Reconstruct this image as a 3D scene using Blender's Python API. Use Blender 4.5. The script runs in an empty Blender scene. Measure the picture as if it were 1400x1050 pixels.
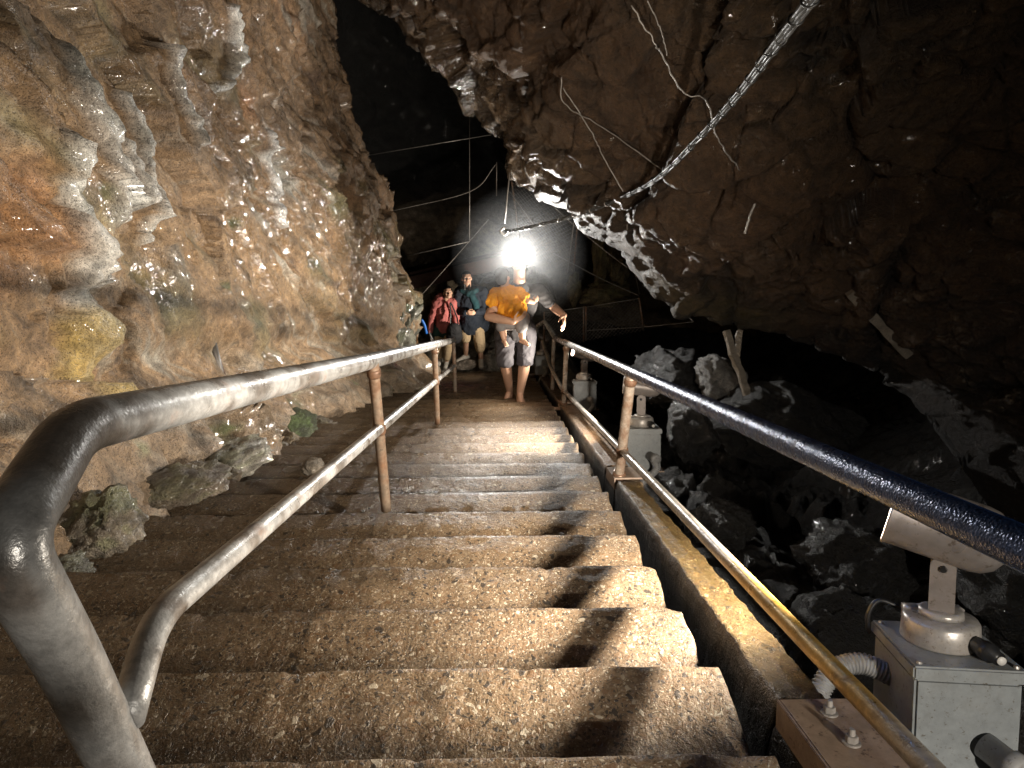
import bpy, bmesh, random
import numpy as np
from math import *
from mathutils import Vector, Matrix

random.seed(7)
S = bpy.context.scene
COL = S.collection
# ------------------------------------------------------------------ survey
F = 950.0; TH = radians(29); YAW = radians(1.05); M = .443; H0 = .85; CZ = 5.2
fw = np.array([sin(YAW)*cos(TH), cos(YAW)*cos(TH), -sin(TH)])
rt = np.array([cos(YAW), -sin(YAW), 0.0]); up = np.cross(rt, fw)
EYE = np.array([0, 0, CZ])

def ray(px, py): return fw + rt*(px-700)/F - up*(py-525)/F
def pt(px, py, D):
    r = ray(px, py); return EYE + r*D/r[1]
def ptx(px, py, X):
    r = ray(px, py); return EYE + r*X/r[0]
def pl(D): return CZ - H0 - M*D           # the plane through the step nosings
def V(p): return Vector((float(p[0]), float(p[1]), float(p[2])))

# ------------------------------------------------------------------ noise
_rs = np.random.RandomState(11)
_perm = _rs.permutation(256); _perm = np.concatenate([_perm, _perm, _perm])
_g = _rs.normal(size=(256, 3)); _g /= np.linalg.norm(_g, axis=1)[:, None]
def perlin(p):
    p = np.asarray(p, float); i = np.floor(p).astype(int); f = p - i; i &= 255
    u = f*f*f*(f*(f*6-15)+10); out = 0
    for dx in (0, 1):
        for dy in (0, 1):
            for dz in (0, 1):
                h = _perm[_perm[_perm[(i[:, 0]+dx) & 255]+((i[:, 1]+dy) & 255)]+((i[:, 2]+dz) & 255)]
                g = _g[h]
                d = (f[:, 0]-dx)*g[:, 0]+(f[:, 1]-dy)*g[:, 1]+(f[:, 2]-dz)*g[:, 2]
                w = (u[:, 0] if dx else 1-u[:, 0])*(u[:, 1] if dy else 1-u[:, 1])*(u[:, 2] if dz else 1-u[:, 2])
                out = out + d*w
    return out*1.5
def fbm(p, o=5, g=.5, ridge=False):
    p = np.asarray(p, float); a = 1; s = 0; t = 0
    for k in range(o):
        n = perlin(p*2.03**k + 17.3*k)
        if ridge: n = 1-2*np.abs(n)
        s = s + a*n; t += a; a *= g
    return s/t
def sm(a, b, x):
    t = np.clip((x-a)/(b-a), 0, 1); return t*t*(3-2*t)
def cells(p, k=1.0):
    """cellular noise: distances to the nearest and second point, and a random value of the nearest"""
    p = np.asarray(p, float); i = np.floor(p).astype(int)
    d1 = np.full(len(p), 9.); d2 = d1.copy(); rv = np.zeros(len(p)); off = np.zeros((len(p), 3))
    for dx in (-1, 0, 1):
        for dy in (-1, 0, 1):
            for dz in (-1, 0, 1):
                c = i+np.array([dx, dy, dz])
                h = _perm[_perm[_perm[c[:, 0] & 255]+(c[:, 1] & 255)]+(c[:, 2] & 255)]
                q = c+.5+.45*_g[h]
                d = np.linalg.norm(p-q, axis=1)
                n = d < d1
                d2 = np.where(n, d1, np.minimum(d2, d)); rv = np.where(n, h/255., rv); off = np.where(n[:, None], p-q, off); d1 = np.where(n, d, d1)
    if k == 'off': return d1, d2, rv, off
    return d1, d2, rv
def facets(p, tilt):
    """broken planar faces: every cell gets its own height and slope"""
    d1, d2, rv, off = cells(p, 'off')
    g = np.stack([np.sin(rv*91.7), np.sin(rv*57.3+1), np.sin(rv*33.1+2)], 1)
    return (rv-.5)+tilt*(off*g).sum(1), d2-d1, rv

# ------------------------------------------------------------------ mesh helpers
def link(name, me, mat, parent=None, smooth=True):
    o = bpy.data.objects.new(name, me); COL.objects.link(o)
    if mat: me.materials.append(mat)
    if smooth: me.polygons.foreach_set('use_smooth', [True]*len(me.polygons))
    if parent: o.parent = parent
    return o
def empty(name, loc, label, cat, group=None):
    o = bpy.data.objects.new(name, None); COL.objects.link(o); o.location = V(loc); o.empty_display_size = .1
    return tag(o, label, cat, group)
def tag(o, label, cat, group=None, kind=None):
    if label: o['label'] = label
    if cat: o['category'] = cat
    if group: o['group'] = group
    if kind: o['kind'] = kind
    return o
def mesh(name, v, f, col=None, wet=None):
    me = bpy.data.meshes.new(name)
    v = np.asarray(v, np.float32); f = np.asarray(f, np.int32)
    if f.ndim == 2:
        n, k = f.shape
        me.vertices.add(len(v)); me.vertices.foreach_set('co', v.ravel())
        me.loops.add(n*k); me.loops.foreach_set('vertex_index', f.ravel())
        me.polygons.add(n); me.polygons.foreach_set('loop_start', np.arange(0, n*k, k, dtype=np.int32))
        me.update(calc_edges=True)
    setcol(me, col, wet)
    return me
def setcol(me, col=None, wet=None):
    n = len(me.vertices)
    if col is not None:
        a = me.attributes.new('Col', 'FLOAT_COLOR', 'POINT')
        c = np.ones((n, 4), np.float32); c[:, :3] = col; a.data.foreach_set('color', c.ravel())
    if wet is not None:
        a = me.attributes.new('wet', 'FLOAT', 'POINT')
        a.data.foreach_set('value', (np.zeros(n)+wet).astype(np.float32))
def gridfaces(nu, nv, flip=False):
    a = (np.arange(nu-1)[:, None]*nv+np.arange(nv-1)[None]).ravel()
    f = np.stack([a, a+nv, a+nv+1, a+1], 1)
    return f[:, ::-1] if flip else f
def normals(P):
    du = np.gradient(P, axis=0); dv = np.gradient(P, axis=1)
    n = np.cross(du, dv); return n/(np.linalg.norm(n, axis=2)[..., None]+1e-9)
def local(v, origin): return np.asarray(v)-np.asarray(origin)

def tube_data(pts, r, n=12, cap=True, rfun=None):
    P = np.array(pts, float); k = len(P)
    T = np.gradient(P, axis=0); T /= np.linalg.norm(T, axis=1)[:, None]+1e-12
    a = np.array([0, 0, 1.]) if abs(T[0][2]) < .9 else np.array([1., 0, 0])
    N = np.cross(T[0], a); N /= np.linalg.norm(N)
    v = []
    for i in range(k):
        N = N-T[i]*(N@T[i]); N /= np.linalg.norm(N)+1e-12; B = np.cross(T[i], N)
        rr = rfun(i/(k-1)) if rfun else r
        for j in range(n):
            an = 2*pi*j/n; v.append(P[i]+rr*(cos(an)*N+sin(an)*B))
    f = [(i*n+j, i*n+(j+1) % n, (i+1)*n+(j+1) % n, (i+1)*n+j) for i in range(k-1) for j in range(n)]
    caps = []
    if cap:
        caps = [tuple(range(n-1, -1, -1)), tuple((k-1)*n+j for j in range(n))]
    return v, f, caps
def tube(name, pts, r, mat, parent=None, n=12, off=(0, 0, 0), rfun=None, colf=None, wet=.3):
    v, f, c = tube_data(pts, r, n, True, rfun)
    me = bpy.data.meshes.new(name); v = np.array(v)
    me.from_pydata([tuple(x) for x in local(v, off)], [], f+c); me.update()
    if colf is not None: setcol(me, colf(v), wet)
    o = link(name, me, mat, parent)
    return o
def fillet(pts, r, k=8, seg=0):
    """round the corners of a polyline; seg adds points along the straights"""
    P = [np.array(p, float) for p in pts]; out = [P[0]]
    for i in range(1, len(P)-1):
        a = P[i-1]-P[i]; b = P[i+1]-P[i]; la = np.linalg.norm(a); lb = np.linalg.norm(b)
        rr = min(r, la*.45, lb*.45); A = P[i]+a/la*rr; B = P[i]+b/lb*rr
        for j in range(k+1):
            t = j/k; out.append((1-t)**2*A+2*t*(1-t)*P[i]+t*t*B)
    out.append(P[-1])
    if seg:
        o2 = [out[0]]
        for a, b in zip(out[:-1], out[1:]):
            m = max(1, int(np.linalg.norm(b-a)/seg))
            o2 += [a+(b-a)*(j+1)/m for j in range(m)]
        out = o2
    return out
def catmull(pts, per=10):
    P = [np.array(p, float) for p in pts]; P = [2*P[0]-P[1]]+P+[2*P[-1]-P[-2]]; out = []
    for i in range(1, len(P)-2):
        for j in range(per):
            t = j/per
            out.append(.5*((2*P[i])+(-P[i-1]+P[i+1])*t+(2*P[i-1]-5*P[i]+4*P[i+1]-P[i+2])*t*t+(-P[i-1]+3*P[i]-3*P[i+1]+P[i+2])*t**3))
    out.append(P[-2]); return out
def bm_obj(name, bm, mat, parent=None, smooth=False, bevel=0):
    if bevel:
        bmesh.ops.bevel(bm, geom=[e for e in bm.edges if e.calc_face_angle(0) > .6], offset=bevel, segments=2, affect='EDGES', clamp_overlap=True)
    bmesh.ops.recalc_face_normals(bm, faces=bm.faces)
    me = bpy.data.meshes.new(name); bm.to_mesh(me); bm.free()
    o = link(name, me, mat, parent, smooth)
    return o
def bm_box(bm, c, d, R=None):
    m = Matrix.Translation(Vector(c)) @ (R.to_4x4() if R else Matrix()) @ Matrix.Diagonal((d[0], d[1], d[2], 1))
    bmesh.ops.create_cube(bm, size=1, matrix=m)
def bm_cyl(bm, a, b, r1, r2=None, n=24):
    a = Vector(a); b = Vector(b); d = b-a
    q = d.to_track_quat('Z', 'Y').to_matrix().to_4x4()
    bmesh.ops.create_cone(bm, cap_ends=True, segments=n, radius1=r1, radius2=r1 if r2 is None else r2, depth=d.length,
                          matrix=Matrix.Translation((a+b)/2) @ q)
def bm_lathe(bm, prof, origin, axis, n=32):
    """prof: (distance along the axis, radius)"""
    ax = Vector(axis).normalized(); q = ax.to_track_quat('Z', 'Y').to_matrix(); o = Vector(origin)
    rings = [[bm.verts.new(o+q @ Vector((r*cos(2*pi*j/n), r*sin(2*pi*j/n), h))) for j in range(n)] for h, r in prof]
    for A, B in zip(rings[:-1], rings[1:]):
        for j in range(n): bm.faces.new((A[j], A[(j+1) % n], B[(j+1) % n], B[j]))
    bm.faces.new(rings[0][::-1]); bm.faces.new(rings[-1])

# ------------------------------------------------------------------ materials
class NT:
    def __init__(s, name):
        s.m = bpy.data.materials.new(name); s.m.use_nodes = True; s.t = s.m.node_tree; s.n = s.t.nodes
        s.b = s.n['Principled BSDF']; s.tc = s.n.new('ShaderNodeTexCoord').outputs['Object']
    def lk(s, a, b): s.t.links.new(a, b)
    def put(s, sock, x):
        if isinstance(x, (int, float)): sock.default_value = x
        elif isinstance(x, (tuple, list)): sock.default_value = (*x, 1) if len(x) == 3 and sock.type == 'RGBA' else x
        else: s.lk(x, sock)
    def noise(s, sc, det=4, rough=.55, vec=None, dist=0):
        n = s.n.new('ShaderNodeTexNoise'); n.inputs['Scale'].default_value = sc; n.inputs['Detail'].default_value = det
        n.inputs['Roughness'].default_value = rough; n.inputs['Distortion'].default_value = dist
        s.lk(vec if vec is not None else s.tc, n.inputs['Vector']); return n.outputs['Fac']
    def voro(s, sc, feature='F1', vec=None, rnd=1):
        n = s.n.new('ShaderNodeTexVoronoi'); n.feature = feature; n.inputs['Scale'].default_value = sc; n.inputs['Randomness'].default_value = rnd
        s.lk(vec if vec is not None else s.tc, n.inputs['Vector']); return n
    def ramp(s, x, stops):
        n = s.n.new('ShaderNodeValToRGB'); s.lk(x, n.inputs[0]); e = n.color_ramp.elements
        while len(e) < len(stops): e.new(.5)
        for el, (p, c) in zip(e, stops):
            el.position = p; el.color = (*((c,)*3 if isinstance(c, (int, float)) else c), 1)
        return n.outputs[0]
    def mix(s, f, a, b, mode='MIX'):
        n = s.n.new('ShaderNodeMix'); n.data_type = 'RGBA'; n.blend_type = mode; n.clamp_result = False
        s.put(n.inputs[0], f); s.put(n.inputs[6], a); s.put(n.inputs[7], b); return n.outputs[2]
    def math(s, op, a, b=0., c=0.):
        n = s.n.new('ShaderNodeMath'); n.operation = op; s.put(n.inputs[0], a); s.put(n.inputs[1], b); s.put(n.inputs[2], c); return n.outputs[0]
    def mapr(s, x, a, b, c, d):
        n = s.n.new('ShaderNodeMapRange'); s.put(n.inputs[0], x)
        for i, q in enumerate((a, b, c, d)): n.inputs[1+i].default_value = q
        return n.outputs[0]
    def attr(s, name, out='Color'):
        n = s.n.new('ShaderNodeAttribute'); n.attribute_name = name; return n.outputs[out]
    def bump(s, h, st, dist, nrm=None):
        n = s.n.new('ShaderNodeBump'); n.inputs['Strength'].default_value = st; n.inputs['Distance'].default_value = dist
        s.lk(h, n.inputs['Height'])
        if nrm is not None: s.lk(nrm, n.inputs['Normal'])
        return n.outputs[0]
    def mapping(s, scale, rot=(0, 0, 0)):
        n = s.n.new('ShaderNodeMapping'); s.lk(s.tc, n.inputs[0]); n.inputs['Scale'].default_value = scale; n.inputs['Rotation'].default_value = rot
        return n.outputs[0]
    def fin(s, col=None, rough=None, metal=None, nrm=None, spec=None, coat=None, coatr=None):
        for k, x in (('Base Color', col), ('Roughness', rough), ('Metallic', metal), ('Normal', nrm), ('Specular IOR Level', spec), ('Coat Weight', coat), ('Coat Roughness', coatr)):
            if x is not None: s.put(s.b.inputs[k], x)
        return s.m

def mat_rock(name):
    t = NT(name)
    c = t.attr('Col'); w = t.attr('wet', 'Fac')
    n1 = t.noise(8, 5, .65, dist=.5); n2 = t.noise(34, 5, .75); n3 = t.noise(150, 2, .6)
    v = t.math('MULTIPLY', t.mapr(n1, .3, .7, .55, 1.45), t.mapr(n2, .3, .7, .55, 1.45))
    col = t.mix(1, c, v, 'MULTIPLY')
    speck = t.ramp(n3, [(.34, .35), (.46, 1.)])
    col = t.mix(1, col, speck, 'MULTIPLY')
    ww = t.math('ADD', w, t.mapr(n1, .35, .65, -.22, .22))
    rough = t.mapr(ww, 0.1, .9, .62, .17)
    h = t.math('ADD', t.math('MULTIPLY', n2, 1.), t.math('MULTIPLY', n3, .38))
    b = t.bump(h, .9, .032); t.lk(t.bump(t.noise(34, 2, .55, dist=.4), .34, .011), t.b.inputs['Coat Normal'])
    return t.fin(col, rough, 0, b, .5, t.mapr(ww, .42, .9, 0, 1.), .075)
ROCK = mat_rock('wet_cave_rock')

def mat_concrete(name, moss=False):
    t = NT(name)
    wob = t.n.new('ShaderNodeVectorMath'); wob.operation = 'ADD'
    nn = t.n.new('ShaderNodeTexNoise'); nn.inputs['Scale'].default_value = 26; t.lk(t.tc, nn.inputs['Vector'])
    sc = t.n.new('ShaderNodeVectorMath'); sc.operation = 'SCALE'; sc.inputs['Scale'].default_value = .03
    t.lk(nn.outputs['Color'], sc.inputs[0]); t.lk(t.tc, wob.inputs[0]); t.lk(sc.outputs[0], wob.inputs[1]); P = wob.outputs[0]
    def layer(scale, size, keep):
        v = t.voro(scale, vec=P); e = t.voro(scale, 'DISTANCE_TO_EDGE', vec=P)
        r = t.n.new('ShaderNodeSeparateColor'); t.lk(v.outputs['Color'], r.inputs[0])
        m = t.math('MULTIPLY', t.ramp(e.outputs['Distance'], [(size, 0.), (size+.05, 1.)]), t.math('GREATER_THAN', r.outputs[0], 1-keep))
        return m, r.outputs[1], r.outputs[2]
    mA, ra, rb = layer(52, .13, .2)
    mB, rc, rd = layer(105, .10, .4)
    mC, re_, rf = layer(260, .06, .6)
    base = t.mix(t.mapr(t.noise(3.1, 5, .6), .3, .7, 0, 1), (.20, .145, .10), (.34, .265, .19))
    base = t.mix(1, base, t.mapr(t.noise(120, 3, .7), .25, .75, .55, 1.45), 'MULTIPLY')
    peb = [(0., (.05, .045, .043)), (.24, (.075, .066, .062)), (.26, (.30, .22, .15)), (.62, (.22, .13, .07)), (.64, (.36, .28, .2)), (.88, (.42, .36, .28)), (.9, (.72, .68, .6))]
    col = t.mix(mC, base, t.ramp(re_, peb)); col = t.mix(mB, col, t.ramp(rc, peb)); col = t.mix(mA, col, t.ramp(ra, peb))
    a = t.attr('Col')
    w = t.math('ADD', t.attr('wet', 'Fac'), t.mapr(t.noise(2.2, 4, .6), .3, .7, -.35, .35))
    if moss:
        col = t.mix(t.ramp(t.noise(30, 4, .7), [(.4, 0.), (.6, .75)]), col, (.17, .135, .06))
    col = t.mix(1, col, a, 'MULTIPLY')
    col = t.mix(.1, col, t.mix(1, base, a, 'MULTIPLY'))
    h = t.math('ADD', t.math('MULTIPLY', mA, .8), t.math('MULTIPLY', mB, .45)); h = t.math('ADD', h, t.math('MULTIPLY', mC, .25))
    b = t.bump(t.noise(9, 6, .6), .5, .03); b = t.bump(h, .55, .006, b); b = t.bump(t.noise(220, 3, .6), .55, .0035 if not moss else .008, b)
    return t.fin(col, t.mapr(w, 0, 1, .7, .22), 0, b, .5)
CONC = mat_concrete('exposed_aggregate_concrete'); KERB = mat_concrete('mossy_concrete', True)

def mat_pipe(name, rust=.5, wetbump=0.):
    t = NT(name); a = t.attr('Col')
    ml = t.mapping((3, 1, 1))
    n = t.noise(9, 6, .65); n2 = t.noise(60, 5, .7); n3 = t.noise(22, 4, .6)
    rm = t.ramp(t.math('ADD', t.math('MULTIPLY', n, .7), t.math('MULTIPLY', n3, .3)), [(.62-.22*rust, 0.), (.76-.22*rust, 1.)])
    col = t.mix(1, a, t.mapr(n2, .25, .75, .6, 1.35), 'MULTIPLY')
    rc = t.mix(n2, (.05, .022, .012), (.23, .10, .035))
    col = t.mix(t.math('MULTIPLY', rm, .8), col, rc)
    b = t.bump(n2, .25, .004); b = t.bump(t.noise(190, 2, .5), 0.3+.3*wetbump, .002, b)
    if wetbump: b = t.bump(t.voro(240).outputs['Distance'], wetbump*.7, .0025, b)
    rough = t.mapr(n3, .3, .7, .22, .5) if not wetbump else t.mapr(n3, .3, .7, .2, .34)
    return t.fin(col, t.mix(rm, rough, (.75,)*3), t.mapr(rm, 0, 1, .4 if not wetbump else .3, .05), b, .5)
PIPE = mat_pipe('galvanised_pipe', .25); RUSTY = mat_pipe('rusty_painted_pipe', .85); WETPIPE = mat_pipe('wet_painted_pipe', .12, .5)

def mat_plain(name, c, rough=.5, metal=0., var=.25, bs=40, bump=.2, dirt=None):
    t = NT(name); n = t.noise(bs, 5, .65); n2 = t.noise(bs*.18, 4, .6)
    col = t.mix(1, c, t.math('MULTIPLY', t.mapr(n, .25, .75, 1-var, 1+var), t.mapr(n2, .3, .7, 1-var*.8, 1+var*.8)), 'MULTIPLY')
    if dirt:
        col = t.mix(t.ramp(t.noise(bs*1.6, 4, .75), [(.58, 0.), (.68, .85)]), col, dirt)
        col = t.mix(t.ramp(t.noise(bs*.12, 5, .7), [(.5, 0.), (.75, .5)]), col, dirt)
    return t.fin(col, t.mapr(n2, .3, .7, max(.05, rough-.12), min(1, rough+.12)), metal, t.bump(n, bump, .004))
BOXM = mat_plain('grey_box_paint', (.28, .30, .31), .42, 0, .16, 40, .2, (.10, .08, .055))
STEEL = mat_plain('weathered_steel', (.48, .45, .42), .36, .35, .25, 50, .2, (.16, .11, .07))
LAMPST = mat_plain('lamp_housing_steel', (.30, .265, .245), .38, .4, .2, 30, .1, (.12, .085, .06))
BLACKP = mat_plain('black_plastic', (.015, .015, .016), .35, 0, .2)
GREYP = mat_plain('grey_plastic_hose', (.34, .34, .34), .45, 0, .15, 60, .1, (.12, .1, .08))
BROWNST = mat_plain('brown_steel_plate', (.36, .26, .19), .42, .0, .3, 35, .25, (.07, .035, .02))
WIRE = mat_plain('thin_steel_wire', (.26, .24, .22), .45, .4, .4, 20, .1)
NETW = mat_plain('dull_net_wire', (.16, .15, .14), .5, .3, .4, 20, .1)
CABLEM = mat_plain('black_cable', (.05, .05, .05), .46, 0, .4, 40, .3)
TIE = mat_plain('cable_tie', (.02, .02, .02), .4)
WOOD = mat_plain('weathered_wood', (.20, .17, .135), .7, 0, .35, 60, .5, (.06, .045, .03))
RUSTBEAM = mat_plain('rusty_beam', (.05, .022, .016), .6, 0, .4, 20, .5)
SKIN = mat_plain('skin', (.56, .34, .235), .5, 0, .06, 30, .05)
HAIR = mat_plain('dark_hair', (.012, .010, .009), .5, 0, .3, 120, .5)
NAIL = mat_plain('eye_dark', (.02, .015, .012), .2)
EYEW = mat_plain('eye_white', (.7, .68, .65), .25, 0, .02)
LIP = mat_plain('lips', (.36, .16, .13), .5, 0, .1)
def cloth(name, c): return mat_plain(name, c, .85, 0, .12, 90, .4)
TSHIRT = cloth('charcoal_jersey', (.034, .032, .034)); SHORTS = cloth('dark_grey_shorts', (.05, .047, .054)); ORANGE = cloth('orange_cotton', (.80, .33, .012))
PINK = cloth('pink_fleece', (.50, .15, .14)); NAVY = cloth('navy_coat', (.012, .018, .03)); TEAL = cloth('teal_cloth', (.008, .045, .055)); TAN = cloth('beige_trousers', (.48, .36, .22)); GREENC = cloth('dark_green_cloth', (.02, .06, .05))
SHOE = cloth('pale_shoe', (.55, .52, .46)); GLOVE = cloth('work_glove', (.4, .4, .4)); BAG = cloth('black_bag', (.012, .012, .014)); BLUE = mat_plain('blue_strap', (.02, .16, .62), .5); NAPPY = cloth('grey_knit', (.22, .21, .21))
def emis(name, c, s):
    t = NT(name); t.b.inputs['Emission Color'].default_value = (*c, 1); t.b.inputs['Emission Strength'].default_value = s
    return t.fin((.8, .8, .8), .3)
LED = emis('lit_led', (1, .97, .9), 160.); GLASS = emis('lit_lamp_glass', (1, .9, .72), 6.); GLASSB = emis('lamp_glass_blue', (.25, .5, 1.), .8)
MOSSM = None

# ------------------------------------------------------------------ left cave wall
def wallplane(px, py):
    p = ptx(px, py, -1.86); return np.array([p[1], p[2]])
def wall_X(Y, Z):
    h = Z-pl(Y)
    X = -1.80-.10*sm(.2, 1.6, h)-.05*sm(1.6, 3.6, h)
    X = X+.30*(1-sm(-.15, .42, h))                           # the foot spreads over the step ends
    X = X+sm(5.0, 8.9, Y)*(.66*(1-sm(1.0, 4.6, h))+.03)            # the far corner leans in low down
    return X
def build_wall():
    ny, nz = 620, 330
    s = np.linspace(-2.2, 11.2, ny); 
    SS, HH = np.meshgrid(s, np.linspace(-.6, 1, nz), indexing='ij')
    Yc = np.minimum(SS, 9.0)
    h = np.where(HH < 0, HH, HH*np.maximum(4.6, CZ+2.2-pl(Yc)))      # up to well over the frame
    Z = pl(Yc)+h
    X = wall_X(Yc, Z); Y = Yc.copy()
    over = np.maximum(SS-9.0, 0); X = X-over*.98; Y = Y+over*.22
    base = np.stack([X, Y, Z], 2)
    q = base.reshape(-1, 3); yy = SS.ravel(); zz = Z.ravel(); hh = h.ravel()
    # strata fall away with the stairs: stretch the noise along that diagonal
    a = radians(-52); u = yy*cos(a)+zz*sin(a); v = -yy*sin(a)+zz*cos(a)
    strat = np.stack([u*.55, v*1.9, q[:, 0]*.8], 1)
    warp = fbm(np.stack([yy*.8, zz*.8, q[:, 0]*0+3.], 1), 3)
    big = fbm(np.stack([yy*.55+9, zz*.5, q[:, 0]*.2], 1), 4)
    st = fbm(strat+warp[:, None]*.6, 6, .55)
    rid = fbm(strat*1.7+5+warp[:, None]*.9, 5, .55, True)
    fa, ea, ra_ = facets(np.stack([u*.55+warp*.35, v*1.5+warp*.3, q[:, 0]*.3], 1), 1.1)
    fb, eb, rb_ = facets(np.stack([u*1.7+warp*.4+3, v*3.6+warp*.3, q[:, 0]*.9], 1), 1.2)
    fc, ec, rc_ = facets(np.stack([u*5+warp, v*8+st, q[:, 0]*3], 1), 1.2)
    fine = fbm(np.stack([yy*6, zz*6, q[:, 0]*6], 1), 5, .68)
    wav = fbm(np.stack([yy*9+warp, zz*4.5, q[:, 0]*3], 1), 3, .6, True)
    glz = sm(4.0, 5.6, yy)*sm(.7, 1.8, hh)                    # scalloped wet face
    patch = sm(-.15, .25, fbm(np.stack([u*.5+30, v*.9, q[:, 0]*0], 1), 3))
    disp = .20*big+.08*st+.13*fa+(.075*fb+.022*fc)*(.35+.65*patch)+.05*rid+.045*fine+glz*(.06*wav)
    # flowstone drapes, placed on the wall by survey
    def poly(pts):
        c = [wallplane(p[0], p[1]) for p in pts]; w = [p[2]*.0046 for p in pts]
        best = np.full(len(yy), 9.); 
        for (A, wa), (B, wb) in zip(zip(c[:-1], w[:-1]), zip(c[1:], w[1:])):
            AB = B-A; t = np.clip(((yy-A[0])*AB[0]+(zz-A[1])*AB[1])/(AB@AB+1e-9), 0, 1)
            d = np.hypot(yy-A[0]-AB[0]*t, zz-A[1]-AB[1]*t)/(wa+(wb-wa)*t); best = np.minimum(best, d)
        return best
    more = [[(208, 130, 7), (224, 190, 11), (212, 250, 8), (206, 330, 5)], [(304, 10, 6), (322, 80, 9), (306, 160, 5)], [(232, 60, 5), (250, 130, 7), (262, 200, 4)], [(356, 180, 4), (372, 240, 7), (380, 310, 4)]]
    edge = 1+.55*fbm(np.stack([yy*5, zz*3, q[:, 0]*0], 1), 4)
    def blob(px, py, r): return poly([(px, py, r), (px+1, py+1, r)])*edge
    drape = np.minimum.reduce([poly([(108, 70, 12), (135, 150, 26), (150, 220, 30), (158, 285, 26)]), poly([(185, 195, 8), (192, 250, 11), (178, 300, 9)]),
                               poly([(62, 190, 8), (82, 260, 15), (100, 320, 20), (128, 380, 34), (150, 450, 34)])]+[poly(m_) for m_ in more])*edge
    bulge = 1-sm(.3, 1.25, drape)
    flute = fbm(np.stack([(yy*.9+zz*.35)*14, (zz*.8-yy*.3)*1.6, q[:, 0]*0], 1), 3, .5, True)
    yel = 1-sm(.5, 1.15, poly([(128, 470, 40), (135, 520, 46)])*edge)
    disp += bulge*(.075+.03*flute)+yel*.07
    ledge = np.exp(-((hh-.62-.1*warp)/.14)**2)*sm(-1, 4.5, yy)   # undercut band above the foot
    disp -= .10*ledge
    foot = 1-sm(.05, .5, hh)
    d1b, d2b, rvb = cells(np.stack([yy*3.2, q[:, 0]*3.2+3, zz*3.2], 1)+.3*fine[:, None])
    disp += foot*(.16*(.62-d1b))
    N = normals(base).reshape(-1, 3)
    if N[ny//2*nz+nz//2, 0] < 0: N = -N
    P = q+N*disp[:, None]
    # colours of the rock layers, darker in the crevices
    def c3(*c): return np.array(c)
    n1 = fbm(np.stack([u*.8, v*1.6, q[:, 0]*0+7], 1), 5, .55); n2 = fbm(np.stack([u*2.2+4, v*4.5, q[:, 0]*0+1], 1), 5, .6); n3 = fbm(q*9, 4, .6)
    C = np.zeros((len(q), 3))+c3(.36, .235, .13)
    def lay(m, c):
        nonlocal C; C = C*(1-m[:, None])+c3(*c)*m[:, None]
    lay(sm(-.1, .4, n1)*.75, (.22, .17, .12)); lay(sm(.05, .45, n2)*.65, (.17, .145, .115)); lay(sm(.15, .45, -n1)*.6, (.40, .215, .10))
    lay(sm(.2, .5, -n2)*.6, (.085, .055, .04)); lay(sm(.2, .5, n3+.4*n2)*.6, (.46, .41, .33)); lay(sm(.25, .6, -n3-.3*n2)*.6, (.07, .05, .04))
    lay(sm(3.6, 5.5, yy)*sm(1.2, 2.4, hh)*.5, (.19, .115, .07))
    sk = fbm(np.stack([u*.7+2, v*7+warp*1.2, q[:, 0]*.5], 1), 5, .6); sk2 = fbm(np.stack([u*1.1+40, v*15+warp*2, q[:, 0]*.5], 1), 4, .6); ar = sm(-.25, .2, fbm(np.stack([u*.35+60, v*.6, q[:, 0]*0], 1), 3))
    lay(sm(.06, .36, sk)*ar*.8, (.44, .42, .36)); lay(sm(.1, .4, -sk)*ar*.75, (.075, .06, .045)); lay(sm(.16, .4, sk2)*ar*.5, (.52, .46, .36)); lay(sm(.2, .45, -sk2)*.4, (.10, .07, .05))
    lay(sm(.05, .4, fbm(np.stack([u*.9+80, v*2.2, q[:, 0]*0], 1), 4))*sm(1.5, 2.6, yy)*sm(.4, .9, hh)*(1-sm(2.4, 3.2, hh))*.55, (.15, .17, .085))
    for px, py, r, c, k in [(30, 300, 90, (.42, .20, .075), .6), (340, 140, 45, (.46, .24, .12), .7), (230, 262, 35, (.42, .22, .09), .6), (420, 330, 60, (.36, .21, .11), .6),
                            (255, 360, 50, (.21, .19, .15), .7), (330, 260, 36, (.27, .22, .15), .6), (205, 80, 40, (.2, .12, .07), .5), (70, 120, 40, (.33, .24, .14), .5),
                            (282, 185, 16, (.055, .075, .018), .85), (325, 305, 13, (.06, .09, .02), .8), (160, 272, 16, (.09, .13, .045), .7), (306, 392, 14, (.06, .09, .02), .75), (130, 262, 16, (.16, .19, .08), .6),
                            (455, 60, 45, (.07, .045, .035), .7), (420, 110, 40, (.09, .06, .045), .7), (350, 470, 40, (.34, .25, .13), .5), (480, 300, 40, (.25, .15, .085), .5)]:
        lay((1-sm(.4, 1.2, blob(px, py, r*.7)))*k, c)
    lay(bulge*(.72+.25*sm(-.3, .4, n3)), (.78, .77, .73)); lay(bulge*sm(.0, .4, n2)*.5, (.26, .27, .2)); lay(yel*.85, (.50, .36, .12)); lay(yel*sm(0, .4, n2)*.6, (.46, .42, .3))
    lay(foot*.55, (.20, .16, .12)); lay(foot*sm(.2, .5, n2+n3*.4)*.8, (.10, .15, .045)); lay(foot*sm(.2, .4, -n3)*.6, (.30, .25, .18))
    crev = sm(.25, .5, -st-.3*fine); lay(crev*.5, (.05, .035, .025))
    runs = sm(-.12, .2, fbm(np.stack([(yy*.95+zz*.3)*4.5+warp, (zz*.95-yy*.3)*.8, q[:, 0]*0+9], 1), 4, .6))
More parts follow.
